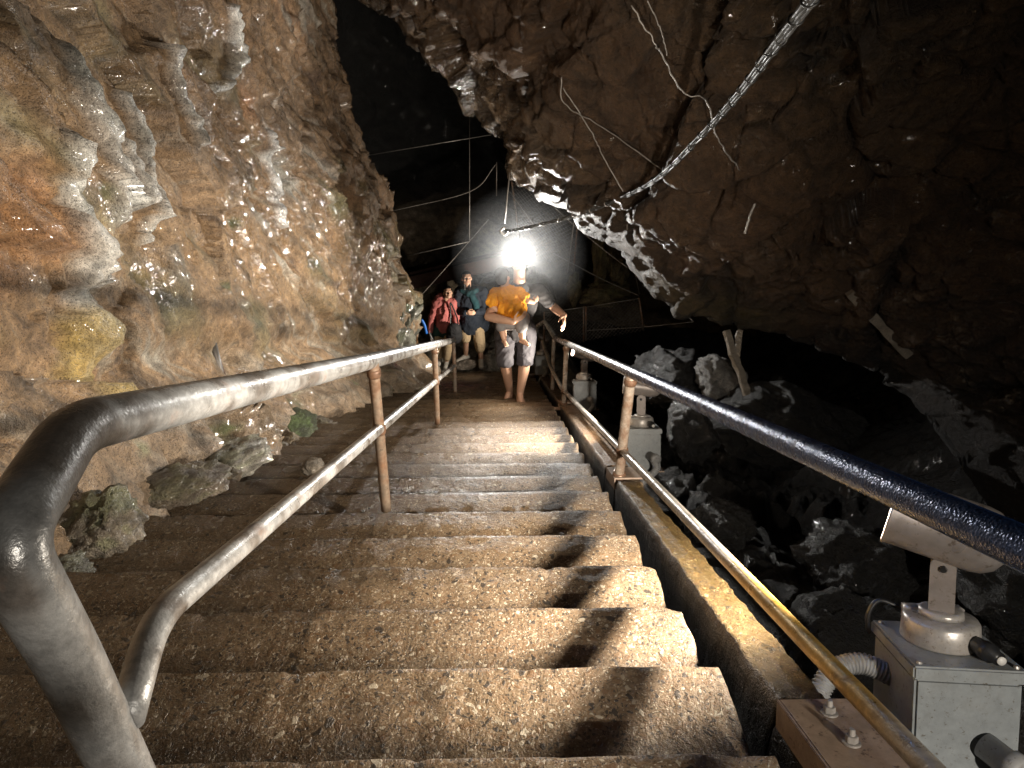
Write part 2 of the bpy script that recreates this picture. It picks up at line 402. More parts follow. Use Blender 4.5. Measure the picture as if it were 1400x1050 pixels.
    wet = (.5+.6*runs)*(.34+.3*sm(-.2, .4, n2)+.75*glz*sm(-.5, 0, n1+.5*n3)+.75*bulge+.5*sm(-.05, .3, fbm(q*1.3+50, 4)))
    org = (-1.8, 3, 2)
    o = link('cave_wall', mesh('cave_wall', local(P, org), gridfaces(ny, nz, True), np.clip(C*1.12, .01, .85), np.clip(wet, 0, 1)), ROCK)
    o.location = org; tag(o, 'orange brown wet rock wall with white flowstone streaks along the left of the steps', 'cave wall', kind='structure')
build_wall()

# ------------------------------------------------------------------ right hand overhang (roof slab falling towards the pit)
def interp(xs, ys, x):
    return np.interp(x, xs, ys)
def build_overhang():
    nu, nv = 460, 330
    B = [(440, -130, 6.8), (497, 0, 6.6), (540, 38, 6.5), (575, 62, 6.4), (610, 105, 6.2), (640, 130, 6.1), (665, 170, 6.0), (690, 208, 5.9), (684, 232, 5.9), (720, 262, 5.8), (760, 280, 5.7), (800, 300, 5.6), (850, 335, 5.5), (885, 385, 5.4), (930, 425, 5.3),
         (1000, 450, 5.2), (1080, 462, 5.1), (1160, 495, 5.0), (1240, 545, 4.8), (1310, 640, 4.5), (1400, 770, 4.1), (1540, 930, 3.7)]
    B = np.array(B, float); d = np.r_[0, np.cumsum(np.hypot(*np.diff(B[:, :2], axis=0).T))]; d /= d[-1]
    T = [(900, -900, 1.9), (1100, -800, 1.9), (1300, -700, 1.9), (1500, -600, 2.0), (1750, -400, 2.3), (1900, 0, 2.6), (1900, 400, 3.0)]
    T = np.array(T, float); dt = np.linspace(0, 1, len(T))
    u = np.linspace(0, 1, nu); v = np.linspace(-.22, 1, nv)
    bu = [V(0) if 0 else np.interp(u, d, B[:, k]) for k in range(3)]; tu = [np.interp(u, dt, T[:, k]) for k in range(3)]
    def w3(px, py, t):
        r = fw[None]+rt[None]*((px-700)/F)[:, None]-up[None]*((py-525)/F)[:, None]; return EYE+r*t[:, None]
    A = w3(*bu); Tp = w3(*tu)
    k = np.array([1, 2, 3, 2, 1])/9.
    for c in range(3): A[2:-2, c] = np.convolve(A[:, c], k, 'valid')
    P = np.zeros((nu, nv, 3))
    for j, vv in enumerate(v):
        if vv >= 0: P[:, j] = A+(Tp-A)*vv
        else: P[:, j] = A+np.array([.9, 3.2, 2.2])*(-vv/.22)*.9+np.array([0, 0, 0])
    N = normals(P)
    if N[nu//2, nv//2]@(EYE-P[nu//2, nv//2]) < 0: N = -N
    q = P.reshape(-1, 3); UU, VV = np.meshgrid(u, v, indexing='ij'); UU = UU.ravel(); VV = VV.ravel()
    big = fbm(q*.55+3, 4); mid = fbm(q*np.array([1.5, 1.1, 1.8])+8, 5, .55); fine = fbm(q*7, 4, .6)
    d1, d2, rv = cells(q*np.array([1.2, .9, 1.3])+.35*mid[:, None])
    dd1, dd2, rv2 = cells(q*np.array([3.4, 2.6, 3.8])+.4*mid[:, None])
    lip = (1-sm(.04, .30, np.abs(VV)))*(1-.8*sm(.30, .42, UU))
    fa, ea, _r = facets(q*np.array([.9, .7, 1.])+.35*mid[:, None]+4, 1.); fb, eb, _r = facets(q*np.array([3.4, 2.2, 3.8])+.4*mid[:, None], 1.1); fc, ec, _r = facets(q*np.array([9, 5, 10.])+mid[:, None], 1.1)
    disp = .20*big+.10*mid+.20*fa+(.07*fb+.02*fc)*(.6+1.1*lip)+.04*fine-.06*np.exp(-(ea/.05)**2)*sm(-.2, .2, mid)-.025*np.exp(-(eb/.06)**2)+.05*lip*fbm(q*5, 3, .5, True)
    ln = 1-sm(.6, 1.2, UU*0+np.abs(VV)/.08)
    disp = disp*(1-.55*ln)
    P = q+N.reshape(-1, 3)*disp[:, None]
    n1 = fbm(q*.9+20, 5, .6); n2 = fbm(q*3+6, 5, .6)
    C = np.zeros((len(q), 3))+np.array([.115, .078, .052])
    def lay(m, c):
        nonlocal C; C = C*(1-m[:, None])+np.array(c)*m[:, None]
    lay(sm(0, .4, n1)*.7, (.095, .075, .052)); lay(sm(0, .4, -n1)*.6, (.145, .092, .058)); lay(sm(.1, .4, n2)*.6, (.045, .036, .03)); lay(sm(.2, .45, -n2)*.4, (.17, .125, .085))
    lay(lip*.5, (.19, .16, .125)); lay(ln*sm(.38, .5, UU)*(1-sm(.52, .6, UU))*.5, (.26, .23, .10))
    lay(sm(.5, .9, VV+UU*.4)*.4, (.08, .08, .05))
    wet = .33+.25*sm(-.2, .4, n2)+.55*lip*sm(-.3, .2, fbm(q*2+11, 4))
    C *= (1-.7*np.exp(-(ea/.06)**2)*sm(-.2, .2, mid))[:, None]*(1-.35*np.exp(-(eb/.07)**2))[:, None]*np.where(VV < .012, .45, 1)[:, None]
    C = C*np.array([.66, .55, .43])*(1-.8*sm(.58, .75, UU)*(1-sm(.15, .6, VV)))[:, None]; lo_ = sm(.27, .36, UU)*(1-sm(.02, .16, np.abs(VV))); C = C*(1-.55*lo_)[:, None]; wet = wet-.35*lo_; org = (2, 4, 4.5)  # lower right and lower edge, like the underside, shaded in colour against the lamps
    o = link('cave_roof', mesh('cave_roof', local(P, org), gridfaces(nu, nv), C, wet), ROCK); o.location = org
    tag(o, 'dark brown overhanging rock roof sloping down to the right over the pit', 'cave roof', kind='structure')
build_overhang()

# ------------------------------------------------------------------ ground: pit to the right, landing at the foot of the stairs
FLOOR = CZ-5.22
def build_ground():
    x = np.r_[np.linspace(-7, -2, 40)[:-1], np.linspace(-2, 3.4, 260)[:-1], np.linspace(3.4, 9, 110)]
    y = np.r_[np.linspace(-3, 12.5, 430)[:-1], np.linspace(12.5, 20, 60)]
    X, Y = np.meshgrid(x, y, indexing='ij'); x1 = X.ravel(); y1 = Y.ravel()
    p = np.stack([x1, y1, x1*0], 1)
    slope = np.maximum(pl(np.clip(y1, -3, 30)), FLOOR-1.6)
    dep = .42+.75*sm(.7, 2.6, x1)-.9*sm(3.4, 6, x1)-2.5*sm(5, 9, x1)
    rough = .20*fbm(p*.9+4, 4)+.16*fbm(p*2.2, 5, .55, True)+.05*fbm(p*7, 4)
    d1, d2, rv = cells(p*1.5+.25*fbm(p*2, 3)[:, None]); f1, f2, rw = cells(p*4.5)
    blocks = (rv-.35)*.42*sm(0, .14, d2-d1)+(rw-.4)*.10*sm(0, .15, f2-f1)
    pit = slope-dep+(rough+blocks)*sm(.78, 1.4, x1)
    under = np.maximum(pl(y1), FLOOR-.3)-.55
    cb1, cb2, cr = cells(np.stack([x1*2.6, y1*2.6, x1*0+2], 1)+.2*fbm(p*2, 2)[:, None])
    floor = FLOOR+.07*sm(.04, .25, cb2-cb1)*(.6+.6*cr)-.05+.05*fbm(p*.8, 3)
    z = np.where(x1 > .76, pit, under)
    w = sm(.70, .86, x1); z = under*(1-w)+pit*w
    fl = sm(9.75, 9.85, y1)*(1-sm(.8, 1.9, x1)); z = z*(1-fl)+floor*fl
    z = np.where((y1 > 9.7) & (x1 > .8), np.minimum(z, FLOOR-.25+.3*fbm(p*1.2, 4)+.0*x1), z)
    z += 2.6*sm(-2.6, -6, x1)*0
    P = np.stack([x1, y1, z], 1)
    n1 = fbm(P*1.3, 5, .6); n2 = fbm(P*4, 4, .6)
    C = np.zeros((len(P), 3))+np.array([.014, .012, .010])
    def lay(m, c):
        nonlocal C; C = C*(1-m[:, None])+np.array(c)*m[:, None]
    lay(sm(0, .4, n1)*.7, (.018, .015, .013)); lay(sm(.15, .45, n2)*.5, (.03, .026, .021)); lay(sm(.75, .98, rv)*.4, (.035, .031, .026))
    lay(fl*.85, (.30, .26, .20)); lay(fl*sm(.6, .9, cr)*.6, (.42, .38, .32)); lay(fl*(1-sm(.02, .12, cb2-cb1))*.8, (.06, .05, .04))
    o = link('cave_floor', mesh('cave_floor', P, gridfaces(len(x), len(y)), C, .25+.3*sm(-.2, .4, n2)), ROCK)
    tag(o, 'dark rubble floor of the pit and pale cobbled landing below the steps', 'cave floor', kind='structure')
build_ground()

def build_back():
    """far end of the chamber"""
    nu, nv = 200, 140
    a = np.linspace(0, 1, nu); h = np.linspace(-1.5, 9, nv)
    A, H = np.meshgrid(a, h, indexing='ij')
    ang = radians(200)-A*radians(220)
    X = 1.5+6.8*np.cos(ang); Y = 10.5+4.6*np.maximum(np.sin(ang), -.6)
    X = X-.25*np.maximum(H-1, 0)*np.cos(ang); Z = FLOOR+H
    base = np.stack([X, Y, Z], 2); q = base.reshape(-1, 3)
    d1, d2, rv = cells(q*np.array([.8, .8, 1.1])+.3*fbm(q, 3)[:, None]); e1, e2, rw = cells(q*2.4+.3*fbm(q*2, 3)[:, None])
    disp = .5*fbm(q*.5, 4)+(rv-.5)*.4*sm(0, .12, d2-d1)+(rw-.5)*.16*sm(0, .12, e2-e1)+.06*fbm(q*4, 4)
    N = normals(base).reshape(-1, 3)
    P = q+N*disp[:, None]
    n1 = fbm(q*1.2, 5, .6); C = np.zeros((len(q), 3))+np.array([.028, .026, .024])
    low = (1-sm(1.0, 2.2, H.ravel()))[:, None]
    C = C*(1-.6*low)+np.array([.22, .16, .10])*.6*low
    C *= (1-.55*sm(.8, 1.8, H.ravel()))[:, None]; C *= (1+.9*np.clip(n1, -.6, .6))[:, None]*(.45+.55*sm(0, .1, e2-e1))[:, None]  # lamplit foot paler, upper wall darker: light and gloom put into the colour
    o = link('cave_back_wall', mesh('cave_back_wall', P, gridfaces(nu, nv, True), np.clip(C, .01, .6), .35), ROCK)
    tag(o, 'dark far wall of the cave chamber behind the walkers', 'cave wall', kind='structure')
build_back()

# ------------------------------------------------------------------ rocks one could lift
def boulder(label, c, size, col=(.16, .14, .12), moss=0., wet=.5, seed=0, rot=0., jag=.5, group=None, sub=5, name='boulder', cat='boulder'):
    bm = bmesh.new(); bmesh.ops.create_icosphere(bm, subdivisions=sub, radius=1); v = np.array([x.co[:] for x in bm.verts]); f = np.array([[x.index for x in g.verts] for g in bm.faces]); bm.free()
    o3 = np.array([seed*7.3, seed*3.1, seed*1.7])
    n = fbm(v*.9+o3, 3); d1, d2, rv = cells(v*1.25+o3+.2*n[:, None]); e1, e2, rw = cells(v*3.2+o3)
    r = 1+.28*n+jag*((rv-.5)*.5*sm(0, .25, d2-d1)+(rw-.5)*.16*sm(0, .2, e2-e1))+.06*fbm(v*5+o3, 4)
    # cut with a few planes for flat broken faces
    rs = np.random.RandomState(seed+3); p = v*r[:, None]
    for _ in range(9):
        nn = rs.normal(size=3); nn /= np.linalg.norm(nn); dcut = rs.uniform(.62, .9)
        ex = p@nn-dcut; p = p-np.where(ex > 0, ex, 0)[:, None]*nn*.92
    ff, fe, fr_ = facets(v*2.6+o3*1.3+.2*n[:, None], 1.1); fg, fh, fi = facets(v*6.5+o3, 1.1)
    p = p+v*(.045*fbm(v*5+o3, 5, .65)+.10*ff*jag*2+.03*fg)[:, None]
    p = p*np.array(size)
    ca, sa = cos(rot), sin(rot); p = np.stack([p[:, 0]*ca-p[:, 1]*sa, p[:, 0]*sa+p[:, 1]*ca, p[:, 2]], 1)
    m1 = fbm(v*2+o3, 4); C = np.array(col)*.7*(.25 if max(col) < .065 else 1)*(1+.9*np.clip(m1+.5*fbm(v*7+o3, 4), -.7, .9))[:, None]
    if moss:
        k = np.clip(sm(0, .6, v[:, 2]*.5+m1*1.2)*moss, 0, 1)[:, None]; C = C*(1-k)+np.array([.09, .14, .035])*k
    o = link(name, mesh(name, p, f, np.clip(C, .006, .7), wet*(.6 if max(col) < .065 else 1)), ROCK); o.location = V(c)
    return tag(o, label, cat, group)
def ground_pt(px, py, X=None, h=0.):
    """point where the view ray meets a plane parallel to the stairs, h above it"""
    r = ray(px, py); t = (pl(0)+h-CZ)/(r[2]+M*r[1]); return EYE+r*t
B = boulder
B('mossy grey rock nearest the camera at the left edge of the steps', ground_pt(143, 716, h=.06), (.150, .14, .125), (.24, .20, .15), .4, .55, 1)
B('smooth orange rock lying by the wall behind the left handrail bend', ground_pt(100, 648, h=.10), (.14, .12, .085), (.36, .20, .10), .1, .5, 2)
B('long flat grey ledge stone above the mossy rock at the step edge', ground_pt(240, 668, h=.02), (.22, .17, .075), (.2, .16, .12), .25, .6, 3, .5)
B('pale ridge stone with a white wet top beside the steps', ground_pt(318, 630, h=.04), (.27, .15, .085), (.40, .37, .31), .3, .8, 4, .9)
B('small round pale cobble sitting on the left end of a step', ground_pt(428, 638, h=.03), (.06, .06, .045), (.34, .29, .23), 0, .4, 5, sub=4)
B('bright green moss covered stone at the foot of the wall by the steps', ground_pt(392, 588, h=.0), (.20, .26, .028), (.10, .12, .05), .8, .3, 6)
B('dark wet stone under the leaning pipe stub at the wall foot', ground_pt(318, 583, h=.05), (.25, .3, .12), (.07, .06, .05), .3, .9, 7)
B('tall mossy rock with white wet crest at the far end of the left wall', pt(542, 452, 8.6), (.34, .5, .58), (.36, .36, .30), .55, .95, 8, jag=.9)
B('brown shadowed rock leaning against the far end of the left wall', pt(478, 445, 8.2), (.42, .5, .45), (.2, .14, .09), .1, .5, 9)
B('large pale grey boulder beyond the right handrail next to the leaning plank', pt(985, 515, 4.6), (.21, .26, .19), (.25, .24, .225), 0, .3, 10, .4)
B('dark craggy boulder just left of the pale grey boulder', pt(915, 520, 4.9), (.32, .4, .2), (.05, .043, .036), 0, .7, 11)
B('broad flat topped dark boulder below the leaning plank in the pit', pt(1075, 580, 4.2), (.52, .45, .28), (.045, .04, .034), 0, .5, 12)
B('dark boulder with wet ridge above the near floodlight box in the pit', pt(1170, 780, 2.25), (.24, .26, .15), (.05, .044, .036), 0, .7, 13)
B('dark boulder behind the near floodlight box with pale crest', pt(1165, 880, 1.75), (.28, .2, .15), (.05, .045, .036), 0, .6, 14, .3)
B('low wet stone midway along the right kerb in the pit', pt(985, 712, 2.7), (.17, .18, .09), (.06, .053, .045), 0, .8, 15)
B('dark boulder in the pit at the right edge behind the near floodlight', pt(1385, 800, 2.0), (.28, .28, .18), (.04, .035, .03), 0, .6, 16)
B('broken dark rock in the pit beside the middle floodlight', pt(945, 590, 3.8), (.17, .26, .17), (.05, .043, .036), 0, .8, 17)
B('pale rounded cobble on the landing beside the adult walker', pt(690, 482, 10.2)+np.array([-.15, -.1, -.12]), (.22, .2, .24), (.36, .33, .28), 0, .4, 18)
B('oval grey cobble on the landing in front of the adult walker', pt(633, 499, 9.95), (.2, .14, .09), (.34, .29, .24), 0, .4, 19)
B('large pale stone block behind the two walkers at the foot of the back wall', pt(590, 410, 11.6), (.55, .4, .42), (.36, .29, .2), 0, .35, 20)
B('second pale stone block behind the adult walker at the back wall', pt(655, 425, 11.8), (.5, .4, .5), (.33, .26, .18), 0, .35, 21)

rs_ = np.random.RandomState(5)
for i_ in range(22):
    D_ = rs_.uniform(1.7, 6.5); z_ = rs_.uniform(.03, .075)
    B('small wet stone among the loose stones along the foot of the left wall', np.array([-1.52+rs_.uniform(-.12, .10), D_, pl(D_)-.04]), (z_*1.5, z_*1.3, z_), ((.20, .16, .12), (.26, .19, .12), (.16, .15, .12))[i_ % 3], .15, .6, 40+i_, rs_.uniform(0, 3), .8, 'loose stones along the foot of the left wall', 4, 'stone', 'stone')

# ------------------------------------------------------------------ staircase
XL, XR, RUN = -1.78, .49, .30; RISE = RUN*M
stair = empty('concrete_staircase', (0, 1, pl(1)), 'long wet exposed aggregate concrete staircase descending away between the handrails', 'staircase')
SO = np.array([0, 1, pl(1)])
def build_step(i):
    D = 1.07+RUN*i; z = pl(D); near = D < 4.2
    nx = 190 if D < 3 else (120 if D < 5.5 else 70); nt = 22 if D < 2.4 else (12 if D < 4.5 else 7)
    xs = np.linspace(XL, XR, nx)
    prof = [(D-RUN-.02+(RUN+.02)*k/(nt-1), 0.) for k in range(nt)]+[(D+.0025, -.003), (D+.004, -.014), (D+.003, -.05), (D-.004, -RISE*.7), (D-.012, -RISE-.03)]
    P = np.zeros((nx, len(prof), 3)); P[:, :, 0] = xs[:, None]
    for j, (y, dz) in enumerate(prof): P[:, j, 1] = y; P[:, j, 2] = z+dz
    q = P.reshape(-1, 3); s3 = q+np.array([i*3.7, 0, 0])
    chip = fbm(np.stack([q[:, 0]*7+i*9.1, q[:, 0]*0+i*2.3, q[:, 0]*0], 1), 5, .6)
    wave = fbm(np.stack([q[:, 0]*1.3+i*5.1, q[:, 0]*0+i*1.3, q[:, 0]*0], 1), 3)
    nose = np.exp(-((q[:, 1]-D)/.035)**2)
    tri = np.clip(-chip-.12, 0, 1)
    q[:, 1] += nose*(.008*chip+.005*wave)-nose*tri*.026
    q[:, 2] += -nose*(.003+.030*tri)+.006*fbm(s3*4, 4)+.0035*fbm(s3*19, 3)+0.004*wave*sm(D-RUN, D, q[:, 1])-.006*sm(D-.12, D, q[:, 1])
    # worn right hand corner
    q[:, 1] -= sm(XR-.10, XR, q[:, 0])*.006*(1+chip)*sm(D-.15, D, q[:, 1])
    q[:, 0] += (q[:, 0] > XR-.001)*(.014*fbm(s3*9+3, 3))
    P = q.reshape(nx, len(prof), 3)
    side = P[-1:].copy(); side[:, :, 2] = z-RISE-.32; side[:, :, 0] -= .01
    topd = P[-1:].copy(); topd[:, :, 2] -= .012; topd[:, :, 0] += .006
    P = np.concatenate([P, topd, side], 0); q = P.reshape(-1, 3)
    n1 = fbm(q*np.array([1.1, 1.1, 1.])+i*.7, 4); n2 = fbm(q*4+i, 4)
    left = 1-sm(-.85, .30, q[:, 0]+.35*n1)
    k = (1-.68*left)*(1-.4*sm(.1, .5, n2))*(1-.4*sm(.0, .45, n1))  # darker to the left: light falloff put into the colour, plus wet brown
    k *= 1-.5*(1-sm(.09, .165+.03*n2, q[:, 1]-(D-RUN)))  # shadow of the step above, painted as a dark band at the tread back
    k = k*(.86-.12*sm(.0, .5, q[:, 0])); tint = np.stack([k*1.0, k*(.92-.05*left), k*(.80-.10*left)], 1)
    xs_ = -.52+.03*fbm(np.stack([q[:, 1]*6, q[:, 1]*0, q[:, 1]*0+i], 1), 3); seam = np.exp(-((q[:, 0]-xs_)/.007)**2)*(1 if i % 3 else .4); k2 = (1+.16*np.exp(-((q[:, 0]+.05)/.28)**2))*(1-.6*seam)*(1-.18*(1-sm(-.01, .01, q[:, 0]-xs_))); tint = tint*k2[:, None]
    wet = np.clip(.42+.5*left+.3*n1+.25*sm(3.5, 6.5, q[:, 1]), 0, 1)
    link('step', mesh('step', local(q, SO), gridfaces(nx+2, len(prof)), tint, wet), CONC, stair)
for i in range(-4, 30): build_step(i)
# the concrete bed under the steps, seen as the floor of the gutter
gx = np.linspace(.40, .62, 6); gy = np.linspace(-.6, 9.9, 200)
GX, GY = np.meshgrid(gx, gy, indexing='ij'); q = np.stack([GX.ravel(), GY.ravel(), GX.ravel()*0], 1); q[:, 2] = pl(q[:, 1])-.27+.02*fbm(q*6, 4)
link('gutter', mesh('gutter', local(q, SO), gridfaces(6, 200), np.zeros((len(q), 3))+np.array([.35, .27, .2]), .6), CONC, stair)

# kerb along the right of the steps
kerb = empty('concrete_kerb', (.61, 1, pl(1)), 'mossy sloping concrete kerb running down the right side of the steps', 'kerb')
KO = np.array([.61, 1, pl(1)])
def build_kerb(a, b, x0, x1, top, mat, tint, wetv):
    ny = int((b-a)/.012)+2; ys = np.linspace(a, b, ny)
    prof = [(x0+.012, -.50), (x0+.004, -.2), (x0, -.03), (x0+.008, -.004)]+[(x0+.014+(x1-x0-.028)*k/12, 0.) for k in range(13)]+[(x1-.008, -.004), (x1, -.03), (x1-.004, -.2), (x1-.01, -.6)]
    n = len(prof); P = np.zeros((ny, n, 3))
    for j, (x, dz) in enumerate(prof): P[:, j, 0] = x; P[:, j, 1] = ys; P[:, j, 2] = pl(ys)+top+dz
    P[0, :, 2] -= .03; P[-1, :, 2] -= .03
    P = np.concatenate([P[:1]-np.array([0, .004, .5]), P, P[-1:]+np.array([0, .004, -.5])], 0)
    q = P.reshape(-1, 3); r = fbm(q*9, 5, .6); r2 = fbm(q*40, 3, .6)
    q[:, 0] += .009*r; q[:, 2] += .012*r+.013*np.abs(r2)
    C = np.array(tint)*(1+.5*np.clip(fbm(q*6, 4), -.6, .8))[:, None]; C *= np.where(q[:, 2] < pl(q[:, 1])+top-.014, .04, 1)[:, None]  # side faces painted near black for the shade they stand in
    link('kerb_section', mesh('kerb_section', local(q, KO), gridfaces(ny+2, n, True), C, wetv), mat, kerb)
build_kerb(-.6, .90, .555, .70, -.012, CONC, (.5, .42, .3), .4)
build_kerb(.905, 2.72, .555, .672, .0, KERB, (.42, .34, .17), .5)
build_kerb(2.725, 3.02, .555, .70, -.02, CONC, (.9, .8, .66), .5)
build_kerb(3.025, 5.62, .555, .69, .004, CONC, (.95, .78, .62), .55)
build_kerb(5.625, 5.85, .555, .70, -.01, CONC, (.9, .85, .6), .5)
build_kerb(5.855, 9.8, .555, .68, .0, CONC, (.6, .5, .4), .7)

# ------------------------------------------------------------------ steel plates bolted on the kerb
SL = atan(M); YS = Vector((0, cos(SL), -sin(SL))); ZS = Vector((0, sin(SL), cos(SL))); XS = Vector((1, 0, 0))
RS = Matrix((XS, YS, ZS)).transposed()
def plate(D, ln, wd, xc, top, label, bolts):
    o = Vector((xc, D, pl(D)+top))
    t = empty('steel_plate', o, label, 'plate', None); t.rotation_euler = RS.to_euler()
    bm = bmesh.new(); bm_box(bm, (0, 0, .004), (wd, ln, .008)); bm_box(bm, (-wd/2-.003, 0, -.022), (.006, ln, .06))
    bm_obj('plate', bm, BROWNST, t, False, .0015)
    for bx, by in bolts:
        bm = bmesh.new(); bm_cyl(bm, (bx, by, .0085), (bx, by, .012), .016); bm_cyl(bm, (bx, by, .0122), (bx, by, .024), .0115, .0115, 6); bm_cyl(bm, (bx, by, .024), (bx, by, .036), .0062, .0055, 12)
        bm_obj('bolt', bm, STEEL, t, False, .0008)
plate(.79, .24, .15, .628, .012, 'brown steel plate with two bolts across the kerb at the bottom right', [(.0, .065), (-.005, -.03)])
plate(2.86, .26, .14, .628, .004, 'brown steel plate on the kerb under the rusty post of the right handrail', [(-.03, .08)])
plate(5.72, .2, .14, .628, .008, 'far brown steel plate on the kerb under the second post of the right handrail', [(-.03, .05)])

# ------------------------------------------------------------------ handrails
def const(c): return lambda v: np.zeros((len(v), 3))+np.array(c)
def steelcol(v):
    n = fbm(v*np.array([5, 5, 5.]), 4); n2 = fbm(v*np.array([3., 13., 3.]), 3)
    n3 = fbm(v*np.array([9., 26., 9.])+3, 4); c = np.zeros((len(v), 3))+np.array([.38, .38, .375]); k = np.clip(sm(.05, .25, n2)*.8+sm(.12, .3, n3)*.7, 0, 1)[:, None]; c = c*(1-k)+np.array([.13, .105, .085])*k
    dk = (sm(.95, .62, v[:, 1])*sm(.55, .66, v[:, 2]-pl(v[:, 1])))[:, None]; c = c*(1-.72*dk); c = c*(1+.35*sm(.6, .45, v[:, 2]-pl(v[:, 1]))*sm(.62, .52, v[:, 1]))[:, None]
    return c*(1+.5*np.clip(n, -.5, .5))[:, None]
lo = np.array([-.46, .49, pl(.49)])
lrail = empty('handrail', lo, 'left galvanised steel pipe handrail with a bent loop end nearest the camera', 'handrail')
LUa = pt(100, 585, .65); LUb = pt(506, 496, 2.2); LUc = pt(620, 465, 7.0); 
def on(A, Bp, D): return A+(Bp-A)*(D-A[1])/(Bp[1]-A[1])
lend = np.array([-.445, .495, 0])
p_end = [LUc, LUb, LUa, pt(3, 742, .455), pt(95, 902, .485), np.array([-.44, .50, pl(.5)-.05])]
tube('top_rail', fillet([p_end[0], p_end[1]+(on(LUa, LUc, 2.2)-LUb)*.5, p_end[2], p_end[3], p_end[4], p_end[5]], .048, 12, .03), .030, PIPE, lrail, 24, lo, colf=steelcol)
LLa = pt(211, 846, .64); LLb = pt(520, 585, 2.27); LLc = pt(621, 500, 6.95)
tube('lower_rail', fillet([LLc, LLb, LLa, pt(172, 985, .50)], .06, 10, .03), .0195, PIPE, lrail, 20, lo, colf=lambda v: steelcol(v)*1.15)
for pxt, pyt, pxb, pyb, D in [(510, 497, 528, 697, 2.27), (594, 474, 598, 579, 4.62)]:
    a = pt(pxt, pyt, D-.02); b = pt(pxb, pyb, D)
    tube('post', fillet([a, b], .1, 2, .05), .021, RUSTY, lrail, 16, lo, colf=const((.30, .23, .17)))
a = LUc+np.array([.0, 0, 0]); tube('post', fillet([a, np.array([a[0]-.005, 6.98, pl(7.07)-.02])], .1, 2, .05), .022, RUSTY, lrail, 14, lo, colf=const((.32, .27, .22)))

ro = np.array([.62, .6, pl(.6)])
rrail = empty('handrail', ro, 'right pipe handrail with a wet navy painted top rail over the mossy kerb', 'handrail')
def navycol(v):
    k = sm(3.4, 2.2, v[:, 1])[:, None]; n = fbm(v*8, 4)[:, None]
    return np.array([.36, .35, .33])*(1-k)*(1+.4*n)+np.array([.02, .07, .24])*k
RUa = np.array([.605, -.6, pl(-.6)+.542]); RUb = pt(760, 463, 6.6); e1 = pt(745, 439, 7.0); e2 = pt(735, 446, 7.5)
tube('top_rail', fillet([RUa, RUb, e1, e2, e2+np.array([-.05, .1, -.5])], .06, 8, .02), .0265, WETPIPE, rrail, 24, ro, colf=navycol)
RLa = np.array([.59, -.6, pl(-.6)+.175]); RLb = pt(768, 531, 5.9)
def yelcol(v):
    k = (sm(.6, .75, v[:, 1])*sm(1.5, 1.15, v[:, 1]))[:, None]; n = np.clip(fbm(v*9, 4)*1.5, -.5, .6)[:, None]
    return (np.array([.42, .38, .33])*(1-k)+np.array([.55, .33, .07])*k)*(1+.5*n)
tube('lower_rail', fillet([RLa, RLb, pt(752, 500, 6.4), pt(742, 466, 7.0)], .05, 8, .03), .0185, PIPE, rrail, 20, ro, colf=yelcol)
for D, px0, dx in [(2.78, 0, 0), (5.55, 0, 0), (6.85, 0, 0)]:
    a = on(RUa, RUb, D)
    b = np.array([.585, D+.02, pl(D)-.01]); 
    tube('post', fillet([a-np.array([0, 0, .012]), b], .1, 2, .04), .024 if D < 4 else .021, RUSTY, rrail, 16, ro, colf=const((.5, .42, .34)))

def collar(par, p, d, r, off):
    d = nrm_(d); tube('weld_collar', [np.array(p)-d*.016, np.array(p)-d*.008, np.array(p)+d*.008, np.array(p)+d*.016], r, RUSTY, par, 16, off, rfun=lambda u: r*(1+.10*sin(pi*u)), colf=const((.20, .12, .08)))
nrm_ = lambda v: np.array(v)/np.linalg.norm(v)
for pxt, pyt, pxb, pyb, D in [(510, 497, 528, 697, 2.27), (594, 474, 598, 579, 4.62)]:
    a = pt(pxt, pyt, D-.02); b = pt(pxb, pyb, D); lw = on(LLb, LLc, D); t_ = (lw[2]-a[2])/(b[2]-a[2])
    collar(lrail, a+(b-a)*t_, b-a, .0245, lo); collar(lrail, a+(b-a)*.055, b-a, .0245, lo)
for D in (2.78, 5.55):
    a = on(RUa, RUb, D)-np.array([0, 0, .012]); b = np.array([.585, D+.02, pl(D)-.01]); lw = on(RLa, RLb, D); t_ = (lw[2]-a[2])/(b[2]-a[2])
    collar(rrail, a+(b-a)*t_, b-a, .028, ro); collar(rrail, a+(b-a)*.06, b-a, .028, ro); collar(rrail, a+(b-a)*.97, b-a, .031, ro)
# stub of pipe leaning at the wall
sa = pt(320, 590, 4.35); sb = pt(288, 461, 4.3)
so = empty('pipe_stub', sa, 'short leaning steel pipe post with cut flat top standing at the left wall', 'pipe')
tube('pipe', [sa, sa+(sb-sa)*.5, sb], .030, PIPE, so, 18, sa, colf=const((.10, .09, .08)))
bm = bmesh.new(); d = V(sb-sa).normalized(); bm_cyl(bm, V(sb-sa)+d*.001, V(sb-sa)+d*.008, .0305); bm_obj('end_cap', bm, STEEL, so)
tube('splint', [sa+(sb-sa)*.35+np.array([.05, .0, 0]), pt(286, 449, 4.33)], .010, RUSTY, so, 8, sa, colf=const((.12, .1, .09)))

